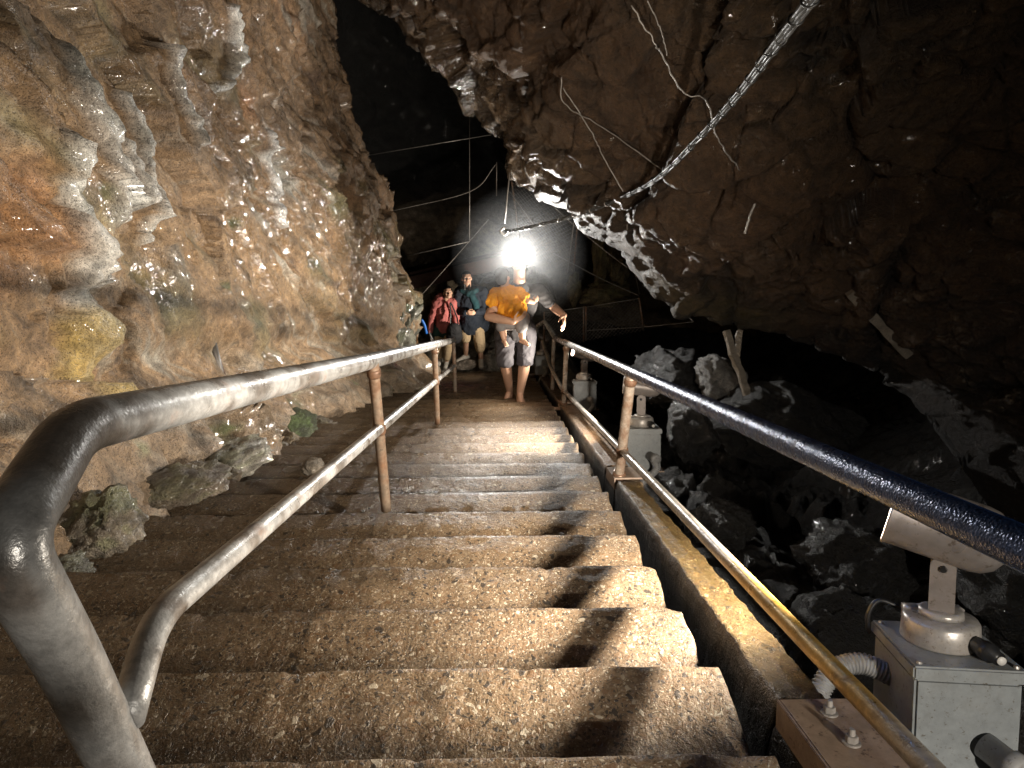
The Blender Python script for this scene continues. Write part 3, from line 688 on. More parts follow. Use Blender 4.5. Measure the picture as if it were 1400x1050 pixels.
# ------------------------------------------------------------------ floodlights on junction boxes
def hose(name, pts, r, parent, off=(0, 0, 0)):
    P = catmull(pts, 60)
    P = fillet([P[0]]+P[1:-1:3]+[P[-1]], .001, 1, .0016)
    n = len(P); L = [0]
    for a, b in zip(P[:-1], P[1:]): L.append(L[-1]+np.linalg.norm(b-a))
    L = np.array(L)
    return tube(name, P, r, GREYP, parent, 18, off, rfun=lambda u: r*(1+.10*sin(2*pi*np.interp(u, np.linspace(0, 1, n), L)/.0085)))
LIGHTS = []
def floodlight(topc, yaw, label, aim=0., s=1., power=60, detail=True, shelf=True, glass=GLASS, tilt=0., hr=1.):
    t = empty('floodlight', topc, label, 'floodlight', 'floodlights along the right of the steps')
    R = (Matrix.Rotation(yaw, 3, ZS) @ RS); t.rotation_euler = R.to_euler(); t.scale = (s, s, s)
    W, Dp, Hh = .21, .22, .235
    bm = bmesh.new(); bm_box(bm, (0, 0, -.03-Hh/2), (W, Dp, Hh)); bx = bm_obj('junction_box', bm, BOXM, t, False, .006)
    bm = bmesh.new(); bm_box(bm, (0, 0, -.0145), (W+.014, Dp+.014, .029)); lid = bm_obj('lid', bm, BOXM, t, False, .004)
    for sx in (-1, 1):
        for sy in (-1, 1):
            bm = bmesh.new(); bm_cyl(bm, (sx*.095, sy*.1, .0005), (sx*.095, sy*.1, .005), .0065, .005, 12); bm_obj('screw', bm, STEEL, lid)
    bm = bmesh.new(); bm_lathe(bm, [(.001, .078), (.004, .080), (.048, .077), (.056, .072), (.058, .05), (.0585, .02)], (.0, .02, 0), (0, 0, 1)); 
    bm_box(bm, (-.045, .065, .045), (.03, .03, .03)); bm_box(bm, (.05, .065, .045), (.03, .03, .03))
    base = bm_obj('lamp_base', bm, STEEL, t, True)
    bm = bmesh.new(); bm_lathe(bm, [(.059, .046), (.072, .044), (.074, .038), (.076, .02)], (0, .02, 0), (0, 0, 1)); bm_obj('collar', bm, STEEL, t, True)
    bm = bmesh.new(); bm_lathe(bm, [(0, .017), (.018, .0175), (.020, .0205), (.04, .0205), (.042, .015), (.06, .014)], (.04, -.052, .026), (.28, -1, -.08), 20); bm_obj('cable_gland', bm, BLACKP, base, True)
    bm = bmesh.new(); bm_cyl(bm, (.0572, -.112, .0205), (.0575, -.1165, .0203), .0095, .009, 16); bm_obj('gland_tip', bm, EYEW, base, True)
    # yoke: two straps with a pivot bolt
    Ra = Matrix.Rotation(aim, 3, 'Z')
    for sy in (-1, 1):
        bm = bmesh.new(); c = Ra @ Vector((0, sy*.022, 0))
        bm_box(bm, Vector((0, .02, .125))+c, (.05, .007, .10), Ra); bm_cyl(bm, Vector((0, .02, .175))+c-Ra @ Vector((0, .0034, 0)), Vector((0, .02, .175))+c+Ra @ Vector((0, .0034, 0)), .025)
        y = bm_obj('yoke', bm, LAMPST, t, False)
        bm = bmesh.new(); bm_cyl(bm, Vector((0, .02, .172))+c+Ra @ Vector((0, sy*.0036, 0)), Vector((0, .02, .172))+c+Ra @ Vector((0, sy*.009, 0)), .0085, .007, 12); bm_obj('pivot_bolt', bm, BLACKP, y)
    ax = Ra @ Vector((-cos(tilt), .0, sin(tilt)))
    hc = Vector((0, .02, .25+.01*(hr > 1)))
    bm = bmesh.new(); o = hc-ax*.125
    prof = [(0, .012), (.006, .028), (.018, .043), (.038, .053), (.06, .0565), (.225, .0575), (.232, .0595), (.236, .0595), (.236, .0545), (.16, .052), (.158, .01)]
    prof = [(h, r*hr) for h, r in prof]; bm_lathe(bm, prof, o, ax, 40); head = bm_obj('lamp_head', bm, LAMPST, t, True)
    bm = bmesh.new(); bm_lathe(bm, [(.1605, .0505*hr), (.1645, .046*hr), (.166, .02)], o, ax, 32); bm_obj('lens', bm, glass, head, True)
    if shelf:
        bm = bmesh.new(); bm_box(bm, (-.10, 0, -.03-Hh-.004), (.46, .2, .007)); bm_obj('shelf_plate', bm, BROWNST, t)
    # conduit fittings at the front of the box
    bm = bmesh.new(); bm_lathe(bm, [(0, .028), (.05, .028), (.052, .033), (.078, .033), (.08, .026)], (.035, -Dp/2-.0005, -.165), (.55, -1, -.25), 20); f_ = bm_obj('conduit_fitting', bm, GREYP, t, True)
    if detail:
        A = np.array((.035, -Dp/2, -.165)); dr = np.array((.55, -1, -.25)); dr /= np.linalg.norm(dr)
        hose('flexible_conduit', [A+dr*.075, A+dr*.14+np.array([.01, 0, -.005]), A+dr*.2+np.array([.05, .01, -.03]), A+dr*.24+np.array([.12, .04, -.10])], .021, t)
        hose('flexible_conduit', [np.array((-.095, .03, -.095)), np.array((-.16, .04, -.075)), np.array((-.22, .03, -.09)), np.array((-.265, .0, -.14)), np.array((-.28, -.02, -.25)), np.array((-.28, -.02, -.4))], .023, t)
        wr = catmull([np.array((-.05, .085, .04)), np.array((-.10, .10, .055)), np.array((-.125, .10, .02)), np.array((-.12, .105, -.03))], 12)
        tube('lead', wr, .006, BLACKP, t, 10)
    else:
        hose('flexible_conduit', [np.array((.06, -.17, -.19)), np.array((.06, -.2, -.24)), np.array((-.02, -.2, -.32)), np.array((-.06, -.18, -.42))], .021, t)
    t4 = Matrix.Translation(V(topc)) @ R.to_4x4() @ Matrix.Scale(s, 4)
    pos = t4 @ (hc+ax*(.198-.125)); ad = (R @ ax)
    LIGHTS.append((pos, ad, power))
    return t
fl1 = np.array([.986, 1.06, CZ-1.262])
floodlight(fl1, radians(-8), 'nearest floodlight on a large grey junction box below the navy rail', radians(-25), 1, 70, True, False, GLASS, radians(14), 1.33)
floodlight(pt(877, 583, 3.70), radians(-4), 'middle floodlight on a grey junction box behind the rusty rail post', radians(-14), 1, 70, False, True, GLASSB, radians(6))
floodlight(pt(799, 520, 5.75), radians(-3), 'third floodlight on a grey junction box near the far end of the right rail', radians(14), 1, 70, False, True, GLASS, radians(18))
floodlight(pt(741, 486, 8.9), radians(-3), 'farthest floodlight on a grey box half hidden behind the man in shorts', radians(0), 1, 70, False, True, GLASS, radians(30))

# ------------------------------------------------------------------ overhead cable bundle, wires, nets
cb = [pt(690, 316, 5.75), pt(712, 313, 5.6), pt(760, 302, 5.4), pt(800, 290, 5.2), pt(848, 271, 4.9), pt(900, 243, 4.4), pt(960, 184, 3.7), pt(1010, 128, 3.15), pt(1060, 62, 2.55), pt(1112, -6, 2.1), pt(1180, -110, 1.6)]
cable = empty('cable_bundle', cb[4], 'thick bundle of wet black cables hanging from the roof down to the walkers', 'cable')
cc = catmull(cb, 24); off = cb[4]
T = np.gradient(np.array(cc), axis=0); T /= np.linalg.norm(T, axis=1)[:, None]
N1 = np.cross(T, [0, 0, 1.]); N1 /= np.linalg.norm(N1, axis=1)[:, None]; N2 = np.cross(T, N1)
for k in range(5):
    ph = 2*pi*k/5; rr = .015 if k else .004
    an = ph+.18*np.linspace(0, 9, len(cc))
    tp = np.linspace(.55, .85, len(cc)); pts = np.array(cc)+N1*(np.cos(an)*rr*tp)[:, None]+N2*(np.sin(an)*rr*tp)[:, None]+.003*np.stack([np.sin(np.arange(len(cc))*.9+k)]*3, 1)
    tube('cable', pts, .0085, CABLEM, cable, 8, off, rfun=lambda u: .0085*(.55+.32*u))
L = np.r_[0, np.cumsum(np.linalg.norm(np.diff(np.array(cc), axis=0), axis=1))]
for sL in np.arange(.25, L[-1], .17):
    i = int(np.searchsorted(L, sL)); i = min(i, len(cc)-2)
    a = np.linspace(0, 2*pi, 15); sk = random.uniform(-.03, .03)
    kt = .026*tp[i]; ring = [cc[i]+N1[i]*cos(x)*kt+N2[i]*sin(x)*kt+T[i]*sk*cos(x+1) for x in a]
    tube('cable_tie', ring, .0035, TIE if sL > 1.2 else STEEL, cable, 6, off)
# square hook end
hk = pt(691, 316, 5.75); e = .035
tube('hook', fillet([hk+np.array([.02, 0, 0]), hk+np.array([-.01, 0, e]), hk+np.array([-e-.01, 0, 0]), hk+np.array([-.01, 0, -e]), hk+np.array([.03, 0, -.005])], .01, 3), .009, STEEL, cable, 8, off)

def wire(label, pts, r=.003, group='thin wires strung across the cave', mat=WIRE, wob=0., name='wire'):
    P = catmull(pts, 14) if len(pts) > 2 or wob else [np.array(p, float) for p in pts]
    if wob:
        P = np.array(P); n = len(P); k = np.stack([perlin(np.stack([np.arange(n)*.37+j*9, np.arange(n)*0.+r*900, np.arange(n)*0.], 1)) for j in range(3)], 1); P = P+k*wob
    o0 = P[len(P)//2]
    o = tube(name, P, r, mat, None, 6, o0); o.location = V(o0); return tag(o, label, 'wire', group)
W = wire
W('short taut wire holding up the hooked end of the cable bundle', [pt(697, 236, 5.8), pt(690, 305, 5.78)], .006)
W('vertical wire hanging alone in the dark gap left of the overhang', [pt(642, 140, 9.5), pt(642, 330, 9.5)], .006)
W('highest faint wire crossing the dark gap behind the wall edge', [pt(505, 212, 9.8), pt(672, 184, 9.6)], .006)
W('middle wire crossing the dark gap between wall and overhang', [pt(538, 288, 9.8), pt(642, 262, 9.6), pt(678, 225, 9.2)], .006)
W('lowest wire crossing the dark gap just above the headlamp height', [pt(556, 350, 9.8), pt(642, 330, 9.6)], .006)
W('wire falling from the back of the gap to the rocks left of the child', [pt(668, 300, 9.0), pt(622, 352, 9.4), pt(572, 408, 9.6)], .006)
W('short vertical wire dangling under the overhang tip', [pt(679, 222, 7.5), pt(679, 268, 7.5)], .006)
W('slanting wire just right of the cable hook', [pt(697, 262, 6.6), pt(730, 308, 6.4)], .005)
W('wire running down from the yellow overhang edge past the net', [pt(788, 280, 6.3), pt(776, 372, 6.6)], .006)
W('long wire falling right from the hook towards the pit', [pt(735, 262, 6.4), pt(792, 314, 6.4), pt(850, 360, 6.4), pt(905, 395, 6.3), pt(948, 440, 6.2)], .005)
W('wire sloping from behind the man to the fence corner', [pt(756, 346, 7.5), pt(820, 380, 7.6), pt(873, 404, 7.6)], .005)
W('dark hanging wire with a wet knot under the roof edge', [pt(857, 290, 5.0), pt(860, 330, 5.2), pt(874, 402, 7.4)], .005)
W('low wire running level to the foot of the leaning plank', [pt(800, 452, 8.2), pt(880, 447, 7.8), pt(948, 440, 7.2)], .005)
W('white crusted wire crossing the roof at upper right of the overhang', [pt(862, 8, 3.75), pt(895, 58, 3.75), pt(905, 74, 3.8), pt(933, 125, 3.85), pt(965, 138, 3.85), pt(985, 195, 3.9), pt(1012, 232, 3.95)], .004, wob=.009)
W('second thin wire joining the white crusted wire on the roof', [pt(885, 0, 3.7), pt(903, 40, 3.75), pt(912, 76, 3.8)], .003, wob=.006)
W('long crusted wire across the middle of the overhang behind the cable', [pt(768, 105, 4.9), pt(772, 142, 4.9), pt(830, 178, 4.8), pt(905, 232, 4.6), pt(960, 275, 4.5), pt(1000, 308, 4.4)], .0045, wob=.009)
W('crusted wire curving down the overhang to the bend of the cable', [pt(770, 120, 4.9), pt(808, 180, 4.9), pt(825, 215, 4.85), pt(852, 262, 4.8)], .0045, wob=.009)
W('lower wire across the brown overhang right of the net', [pt(905, 262, 4.6), pt(945, 305, 4.55), pt(985, 345, 4.5)], .003, wob=.01)
W('bright wet drip strand hanging near the middle of the overhang', [pt(1032, 278, 3.6), pt(1024, 300, 3.6), pt(1018, 320, 3.6)], .006, wob=.004)

def net(label, A, Bc, Cc, Dc, pitch, r=.0022, frame=True):
    """diamond wire mesh between the corners A (top left) B (top right) C (bottom right) D (bottom left)"""
    A, Bc, Cc, Dc = [np.array(x) for x in (A, Bc, Cc, Dc)]
    w = np.linalg.norm(Bc-A); h = np.linalg.norm(Dc-A); nu = max(2, int(w/pitch)); nv = max(2, int(h/pitch))
    def P(s, t): return (A*(1-s)+Bc*s)*(1-t)+(Dc*(1-s)+Cc*s)*t
    t0 = empty('wire_net', (A+Bc+Cc+Dc)/4, label, 'net', 'wire safety nets'); off = (A+Bc+Cc+Dc)/4
    vs, fs = [], []
    for sg in (1, -1):
        for k in range(-nv, nu+nv+1):
            pts = []
            for j in range(nv*2+1):
                tt = j/(nv*2); s = (k+sg*tt*nv)/nu
                if -1e-6 <= s <= 1+1e-6: pts.append(P(s, tt)+(.0015*sg))
            if len(pts) > 1:
                pts = [pts[0], pts[-1]] if len(pts) < 4 else [pts[0], pts[len(pts)//2], pts[-1]]
                v, f, c = tube_data(pts, r, 3, False); b = len(vs); vs += list(v); fs += [tuple(x+b for x in y) for y in f]
    me = bpy.data.meshes.new('wire_mesh'); me.from_pydata([tuple(x-off) for x in vs], [], fs); me.update(); link('wire_mesh', me, NETW, t0, False)
    if frame:
        for a, b in ((A, Dc), (Bc, Cc)): tube('post', [a-(b-a)*.02, b], .012, RUSTY, t0, 8, off, colf=const((.16, .14, .12)))
        tube('top_wire', [A, Bc], .005, WIRE, t0, 6, off)
net('wire net hanging under the yellow overhang edge right of the headlamp', pt(700, 250, 7.6), pt(792, 285, 7.3), pt(784, 372, 7.6), pt(712, 340, 7.9), .055)
net('low chain link fence panel behind the hand of the man in shorts', pt(744, 428, 8.4), pt(798, 420, 8.2), pt(798, 468, 8.2), pt(744, 476, 8.4), .05)
net('low chain link fence panel further right beyond the rail end', pt(801, 420, 8.15), pt(874, 408, 7.8), pt(880, 452, 7.8), pt(801, 466, 8.15), .05)

# leaning plank by the pale boulder, broken timber
def plank(label, a, b, w, d, name='wooden_plank'):
    a, b = V(a), V(b); z = (b-a); q = z.to_track_quat('Z', 'Y').to_matrix(); bm = bmesh.new(); bm_box(bm, (0, 0, 0), (w, d, z.length))
    bmesh.ops.subdivide_edges(bm, edges=[e for e in bm.edges if abs((e.verts[0].co-e.verts[1].co).z) > .1], cuts=10)
    for v in bm.verts: v.co.x += .006*sin(v.co.z*23)+random.uniform(-.003, .003); v.co.y += random.uniform(-.004, .004)
    o = bm_obj(name, bm, WOOD, None, False, .004); o.location = (a+b)/2; o.rotation_euler = q.to_euler(); return tag(o, label, 'plank')
plank('weathered plank leaning upright against the pale grey boulder', pt(1022, 540, 4.15), pt(992, 452, 4.4), .055, .03)
plank('short broken timber splinter at the top of the leaning plank', pt(1006, 488, 4.3), pt(1013, 451, 4.4), .04, .02)
plank('grey timber lying against the dark rocks of the right wall', pt(1241, 484, 4.12), pt(1160, 398, 4.2), .10, .06)
# rusty beam across the back
a, b = V(pt(560, 384, 11.2)), V(pt(700, 352, 11.0)); z = b-a
bm = bmesh.new(); bm_box(bm, (0, 0, 0), (.24, .14, z.length)); bm_box(bm, (.13, 0, 0), (.03, .22, z.length)); bm_box(bm, (-.13, 0, 0), (.03, .22, z.length))
o = bm_obj('steel_beam', bm, RUSTBEAM, None, False, .006); o.location = (a+b)/2; o.rotation_euler = z.to_track_quat('Z', 'Y').to_euler(); tag(o, 'dark rusty beam lying across the back of the landing behind the walkers', 'beam')
for v_ in (0,):
    for (px, py, s, l, sd) in [(825, 352, (.13, .14, .42), 'tall ochre rock pillar standing behind the net right of the man', 31), (846, 352, (.16, .16, .36), 'broad ochre rock pillar next to the tall one behind the net', 32), (785, 400, (.1, .1, .22), 'small ochre rock column behind the low chain link fence', 33), (828, 398, (.35, .25, .16), 'low lumpy ochre rock behind the low chain link fence', 34)]:
        boulder(l, pt(px, py, 8.6), s, (.15, .12, .06), .2, .4, sd, jag=.9)

# ------------------------------------------------------------------ people
DG = bpy.context.evaluated_depsgraph_get
class Body:
    def __init__(s): s.bm = bmesh.new()
    def cap(s, a, b, r1, r2, n=14):
        a = V(a); b = V(b); d = b-a; L = d.length
        if L < 1e-5: return s.ell(a, (r1,)*3)
        q = d.to_track_quat('Z', 'Y').to_matrix()
        rings = []; m = 5
        for k in range(m+1):
            an = -pi/2+pi/2*k/m; rings.append((r1*sin(an), max(r1*cos(an), 1e-4)))
        for k in range(m+1):
            an = pi/2*k/m; rings.append((L+r2*sin(an), max(r2*cos(an), 1e-4)))
        vr = [[s.bm.verts.new(a+q @ Vector((r*cos(2*pi*j/n), r*sin(2*pi*j/n), h))) for j in range(n)] for h, r in rings]
        for A, B_ in zip(vr[:-1], vr[1:]):
            for j in range(n): s.bm.faces.new((A[j], A[(j+1) % n], B_[(j+1) % n], B_[j]))
        s.bm.faces.new(vr[0][::-1]); s.bm.faces.new(vr[-1])
    def chain(s, pts, rs):
        for i in range(len(pts)-1): s.cap(pts[i], pts[i+1], rs[i], rs[i+1])
    def ell(s, c, r, R=None):
        m = Matrix.Translation(V(c)) @ (R.to_4x4() if R else Matrix()) @ Matrix.Diagonal((*r, 1))
        bmesh.ops.create_uvsphere(s.bm, u_segments=18, v_segments=12, radius=1, matrix=m)
    def done(s, name, mat, voxel, smooth=4, parent=None, off=(0, 0, 0), wrinkle=0., wsc=18., wdir=(1, 1, 1), cut=None, seed=0):
        me = bpy.data.meshes.new(name); bmesh.ops.recalc_face_normals(s.bm, faces=s.bm.faces); s.bm.to_mesh(me); s.bm.free()
        o = bpy.data.objects.new('tmp', me); COL.objects.link(o)
        md = o.modifiers.new('r', 'REMESH'); md.mode = 'VOXEL'; md.voxel_size = voxel
        ms = o.modifiers.new('s', 'SMOOTH'); ms.iterations = smooth; ms.factor = .5
        ev = o.evaluated_get(DG()); m2 = bpy.data.meshes.new_from_object(ev); bpy.data.objects.remove(o); m2.name = name
        n = len(m2.vertices); co = np.zeros(n*3, np.float32); m2.vertices.foreach_get('co', co); co = co.reshape(-1, 3).astype(float)
        if wrinkle:
            no = np.zeros(n*3, np.float32); m2.vertices.foreach_get('normal', no); no = no.reshape(-1, 3)
            w = fbm(co*wsc*np.array(wdir)+seed*5.3+fbm(co*6+seed, 2)[:, None]*.8, 3, .5, True)
            co += no*(wrinkle*(w-.25))[:, None]
        if cut is not None:                       # open a hem: drop what fails the test
            b2 = bmesh.new(); m2.vertices.foreach_set('co', co.astype(np.float32).ravel()); b2.from_mesh(m2)
            b2.verts.ensure_lookup_table(); keep = cut(co)
            bmesh.ops.delete(b2, geom=[v for v in b2.verts if not keep[v.index]], context='VERTS'); b2.to_mesh(m2); b2.free()
            n = len(m2.vertices); co = np.zeros(n*3, np.float32); m2.vertices.foreach_get('co', co); co = co.reshape(-1, 3).astype(float)
        m2.vertices.foreach_set('co', (co-np.array(off)).astype(np.float32).ravel()); m2.update()
        m2.materials.clear()
        return link(name, m2, mat, parent)

def lerp(a, b, t): return np.array(a)+(np.array(b)-np.array(a))*t
def nrm(v): return np.array(v)/np.linalg.norm(v)
def hand(B_, wrist, dirv, palmn, side, s=1., curl=.5, splay=.12):
    """palm plus five separate fingers. dirv: wrist to knuckles, palmn: the way the palm faces, side: direction of the thumb"""
    d = nrm(dirv); pn = nrm(np.array(palmn)-d*(np.array(palmn)@d)); sd = np.cross(d, pn); sd = sd if sd@np.array(side) > 0 else -sd
    w = np.array(wrist)
    for k in range(4):
        x = (k-1.5)*.020*s
        B_.cap(w+d*.012*s-sd*x*.55, w+d*.085*s-sd*x, .0145*s, .0115*s)
    for k, (ln, r) in enumerate(((.068, .0088), (.076, .009), (.070, .0086), (.055, .0076))):
        x = (k-1.5)*.0205*s; p = w+d*.088*s-sd*x; a = curl*(.7+.18*k); dd = nrm(d-sd*(k-1.5)*splay)
        q = [p]
        for seg, fr in ((0, .45), (1, .32), (2, .23)):
            an = a*(.5+seg*.75); q.append(q[-1]+(dd*cos(an)+pn*sin(an))*ln*fr*s)
        B_.chain(q, [r*s, r*.95*s, r*.88*s, r*.75*s])
    t0 = w+d*.028*s+sd*.026*s; t1 = t0+(d*.62+sd*.70+pn*.3)*.036*s; t2 = t1+nrm(d*.85+sd*.35+pn*.45)*.032*s; t3 = t2+nrm(d*.9+sd*.1+pn*.5)*.025*s
    B_.chain([t0, t1, t2, t3], [.0125*s, .0115*s, .0098*s, .0082*s])
def foot(B_, ankle, toe, s=1.):
    a = np.array(ankle); t = np.array(toe); d = nrm((t-a)*np.array([1, 1, 0])); sd = np.array([-d[1], d[0], 0]); z = np.array([0, 0, 1.])
    sole = t[2]; heel = np.array([a[0], a[1], 0])-d*.035*s; heel[2] = sole+.028*s
    B_.cap(heel, np.array([a[0], a[1], a[2]]), .031*s, .034*s)
    ball = np.array([a[0], a[1], 0])+d*.13*s; ball[2] = sole+.022*s
    for x in (-.022, 0, .022): B_.cap(heel+sd*x*.5*s, ball+sd*x*s, .026*s, .021*s)
    B_.cap(a+d*.01, ball+z*.008*s, .034*s, .022*s)
    for k, ln in enumerate((.052, .050, .045, .038, .030)):
        x = (k-2)*.0175*s; p = ball+sd*x*1.1; B_.cap(p-z*.004*s, p+d*ln*s-z*.008*s, .0105*s, (.0115 if k == 0 else .0085)*s)
def head(B_, c, R, s=1.):
    def L(x, y, z): return np.array(c)+np.array(R @ Vector((x*s, y*s, z*s)))
    # local frame: -y is the way the face looks, z up
    B_.ell(L(0, .012, .022), (.074*s, .092*s, .088*s), R); B_.ell(L(0, -.022, -.035), (.058*s, .062*s, .075*s), R)
    B_.ell(L(0, -.052, -.088), (.030*s, .028*s, .022*s), R)                       # chin
    B_.cap(L(-.045, -.03, -.065), L(-.01, -.06, -.09), .018*s, .016*s); B_.cap(L(.045, -.03, -.065), L(.01, -.06, -.09), .018*s, .016*s)
    B_.cap(L(-.038, -.070, .018), L(.038, -.070, .018), .014*s, .014*s)            # brow
    B_.cap(L(0, -.083, .005), L(0, -.104, -.034), .008*s, .0125*s); B_.ell(L(-.012, -.09, -.038), (.010*s, .010*s, .008*s), R); B_.ell(L(.012, -.09, -.038), (.010*s, .010*s, .008*s), R)
    for k in (-1, 1):
        B_.ell(L(k*.04, -.058, -.025), (.022*s, .02*s, .022*s), R)
        B_.ell(L(k*.078, .012, -.012), (.010*s, .020*s, .032*s), R)
    B_.cap(L(-.018, -.078, -.062), L(.018, -.078, -.062), .010*s, .010*s)
    return L
def face_parts(L, R, s, parent, off):
    for k in (-1, 1):
        bm = bmesh.new(); bmesh.ops.create_uvsphere(bm, u_segments=12, v_segments=8, radius=1, matrix=Matrix.Translation(V(L(k*.031, -.0725, -.004)-np.array(off))) @ R.to_4x4() @ Matrix.Diagonal((.0125*s, .009*s, .0075*s, 1)))
        e = bm_obj('eye', bm, EYEW, parent, True)
        bm = bmesh.new(); bmesh.ops.create_uvsphere(bm, u_segments=10, v_segments=8, radius=1, matrix=Matrix.Translation(V(L(k*.031, -.0795, -.004)-np.array(off))) @ R.to_4x4() @ Matrix.Diagonal((.006*s, .004*s, .006*s, 1)))
        bm_obj('pupil', bm, NAIL, e, True)
    bm = bmesh.new(); bmesh.ops.create_uvsphere(bm, u_segments=12, v_segments=8, radius=1, matrix=Matrix.Translation(V(L(0, -.0855, -.062)-np.array(off))) @ R.to_4x4() @ Matrix.Diagonal((.022*s, .006*s, .0075*s, 1)))
    bm_obj('mouth', bm, LIP, parent, True)
def hair(L, R, s, parent, off, vox, long=0., seed=0):
    H = Body(); H.ell(L(0, .022, .036), (.083*s, .095*s, .086*s), R); H.ell(L(0, .05, -.01), (.074*s, .06*s, .08*s), R)
    if long: H.cap(L(-.05, .04, 0), L(-.05, .05, -long), .04*s, .03*s); H.cap(L(.05, .04, 0), L(.05, .05, -long), .04*s, .03*s)
    Ri = np.array(R.transposed()); c0 = L(0, 0, 0)
    def cut(co):
        q = (co-c0)@Ri.T/s; n = .008*perlin(co*60)
        return ~((q[:, 1] < -.035+n) & (q[:, 2] < .055+n)) & ~((np.abs(q[:, 0]) > .05) & (q[:, 1] < .03) & (q[:, 2] < .01+n))
    return H.done('hair', HAIR, vox, 2, parent, off, .006*s, 45, cut=cut, seed=seed)
FR = lambda pitch, yaw=0., roll=0.: Matrix.Rotation(yaw, 3, 'Z') @ Matrix.Rotation(pitch, 3, 'X') @ Matrix.Rotation(roll, 3, 'Y')

# --- the man climbing up with a baby on his arm
mo = pt(705, 543, 6.2); man = empty('person', mo, 'barefoot man in dark t-shirt and shorts with lit headlamp carrying a baby up the steps', 'person')
hipA, hipB = pt(691, 455, 6.30), pt(719, 455, 6.30); knA, knB = pt(690, 491, 6.02), pt(718, 492, 6.08)
zt1 = pl(6.17)+.004; zt2 = pl(6.47)+.004
anB = np.array([pt(711, 536, 6.12)[0], 6.12, zt1+.085]); toB = np.array([pt(713, 545, 5.96)[0], 5.93, zt1])
anA = np.array([pt(697, 534, 6.36)[0], 6.38, zt2+.09]); toA = np.array([pt(691, 540, 6.2)[0]-.02, 6.22, zt2])
chest = pt(708, 416, 6.26); neck = pt(710, 386, 6.20); shA, shB = pt(682, 401, 6.24), pt(737, 398, 6.24)
elA, wrA = pt(668, 433, 5.93), pt(701, 440, 5.74); elB, wrB = pt(757, 420, 6.36), pt(771, 431, 6.12)
hc = pt(710, 355, 6.10); HR = FR(radians(-14), radians(-3))
b = Body()
b.chain([hipA, knA, lerp(knA, anA, .3), anA], [.085, .058, .056, .036]); b.chain([hipB, knB, lerp(knB, anB, .3), anB], [.085, .058, .057, .036])
b.ell(lerp(knA, anA, .32)+np.array([0, .03, 0]), (.048, .048, .10)); b.ell(lerp(knB, anB, .32)+np.array([0, .03, 0]), (.05, .05, .10))
b.chain([lerp(hipA, hipB, .5), chest], [.13, .14]); b.cap(shA, shB, .052, .052); b.chain([chest, neck, hc-np.array([0, -.02, .04])], [.13, .058, .052])
b.chain([shA, elA, lerp(elA, wrA, .3), wrA], [.048, .042, .044, .030]); b.chain([shB, elB, lerp(elB, wrB, .3), wrB], [.048, .042, .044, .030])
hand(b, wrA, pt(722, 430, 5.72)-wrA, (0, .6, .8), (0, -.3, 1), 1.0, .5); hand(b, wrB, pt(771, 446, 6.02)-wrB, (-.55, -.5, -.5), (-1, -.2, 0), 1.05, .35, .2)
foot(b, anA, toA); foot(b, anB, toB)
Lh = head(b, hc, HR)
body = b.done('body', SKIN, .0052, 3, man, mo)
face_parts(Lh, HR, 1, man, mo); hair(Lh, HR, 1, man, mo, .006)
b = Body(); b.chain([lerp(hipA, hipB, .5)+np.array([0, 0, .02]), lerp(lerp(hipA, hipB, .5), chest, .5), chest, neck-np.array([0, 0, .06])], [.155, .152, .158, .085]); b.cap(shA, shB, .074, .074)
b.ell(lerp(hipA, hipB, .5)+np.array([0, 0, .05]), (.178, .135, .10)); b.ell(chest, (.19, .13, .16))
b.cap(shA, lerp(shA, elA, .62), .070, .062); b.cap(shB, lerp(shB, elB, .62), .070, .062)
b.done('t_shirt', TSHIRT, .009, 4, man, mo, .018, 12, (1, 1, .6), seed=1)
b = Body(); b.chain([hipA+np.array([.02, 0, .06]), hipA, lerp(hipA, knA, .6), knA, lerp(knA, anA, .22)], [.108, .108, .092, .080, .083]); b.chain([hipB+np.array([-.02, 0, .06]), hipB, lerp(hipB, knB, .6), knB, lerp(knB, anB, .22)], [.108, .108, .092, .080, .084])
b.ell(lerp(hipA, hipB, .5)+np.array([0, .01, .05]), (.17, .13, .11))
b.done('shorts', SHORTS, .009, 3, man, mo, .014, 13, (1, 1, .5), seed=2, cut=lambda co: co[:, 2] > min(knA[2], knB[2])-.035+.004*np.sin(co[:, 0]*60))

# headlamp worn on the forehead
ho = Lh(0, 0, .04); hl = empty('headlamp', ho, 'bright white headlamp strapped to the forehead of the barefoot man', 'headlamp')
ring = [Lh(.086*cos(x), .016+.104*sin(x), .044) for x in np.linspace(0, 2*pi, 33)]
v, f, c = tube_data(ring, .012, 8, False); me = bpy.data.meshes.new('strap'); me.from_pydata([tuple(x-ho) for x in v], [], f); me.update(); link('strap', me, BLACKP, hl)
lc = Lh(0, -.108, .050); fwd = Vector(HR @ Vector((0, -1, .0)))
bm = bmesh.new(); bm_box(bm, V(lc-ho), (.085, .036, .045), HR); bm_obj('lamp_housing', bm, BLACKP, hl, False, .006)
for sx in (-1, 1):
    p = V(Lh(sx*.021, -.1265, .051)-ho); bm = bmesh.new(); bm_lathe(bm, [(0, .0175), (.004, .0165), (.006, .008)], p, fwd, 20); bm_obj('led', bm, LED, hl, True)
bm = bmesh.new(); bm_box(bm, V(Lh(0, -.1245, .047)-ho), (.135, .004, .105), HR); bm_box(bm, V(Lh(0, -.160, -.004)-ho), (.135, .068, .004), HR); bm_obj('light_shield', bm, BLACKP, hl, False, .001)  # plates added to keep the headlamp's light off the face and baby
HLPOS = V(Lh(0, -.150, .051)); HLDIR = fwd

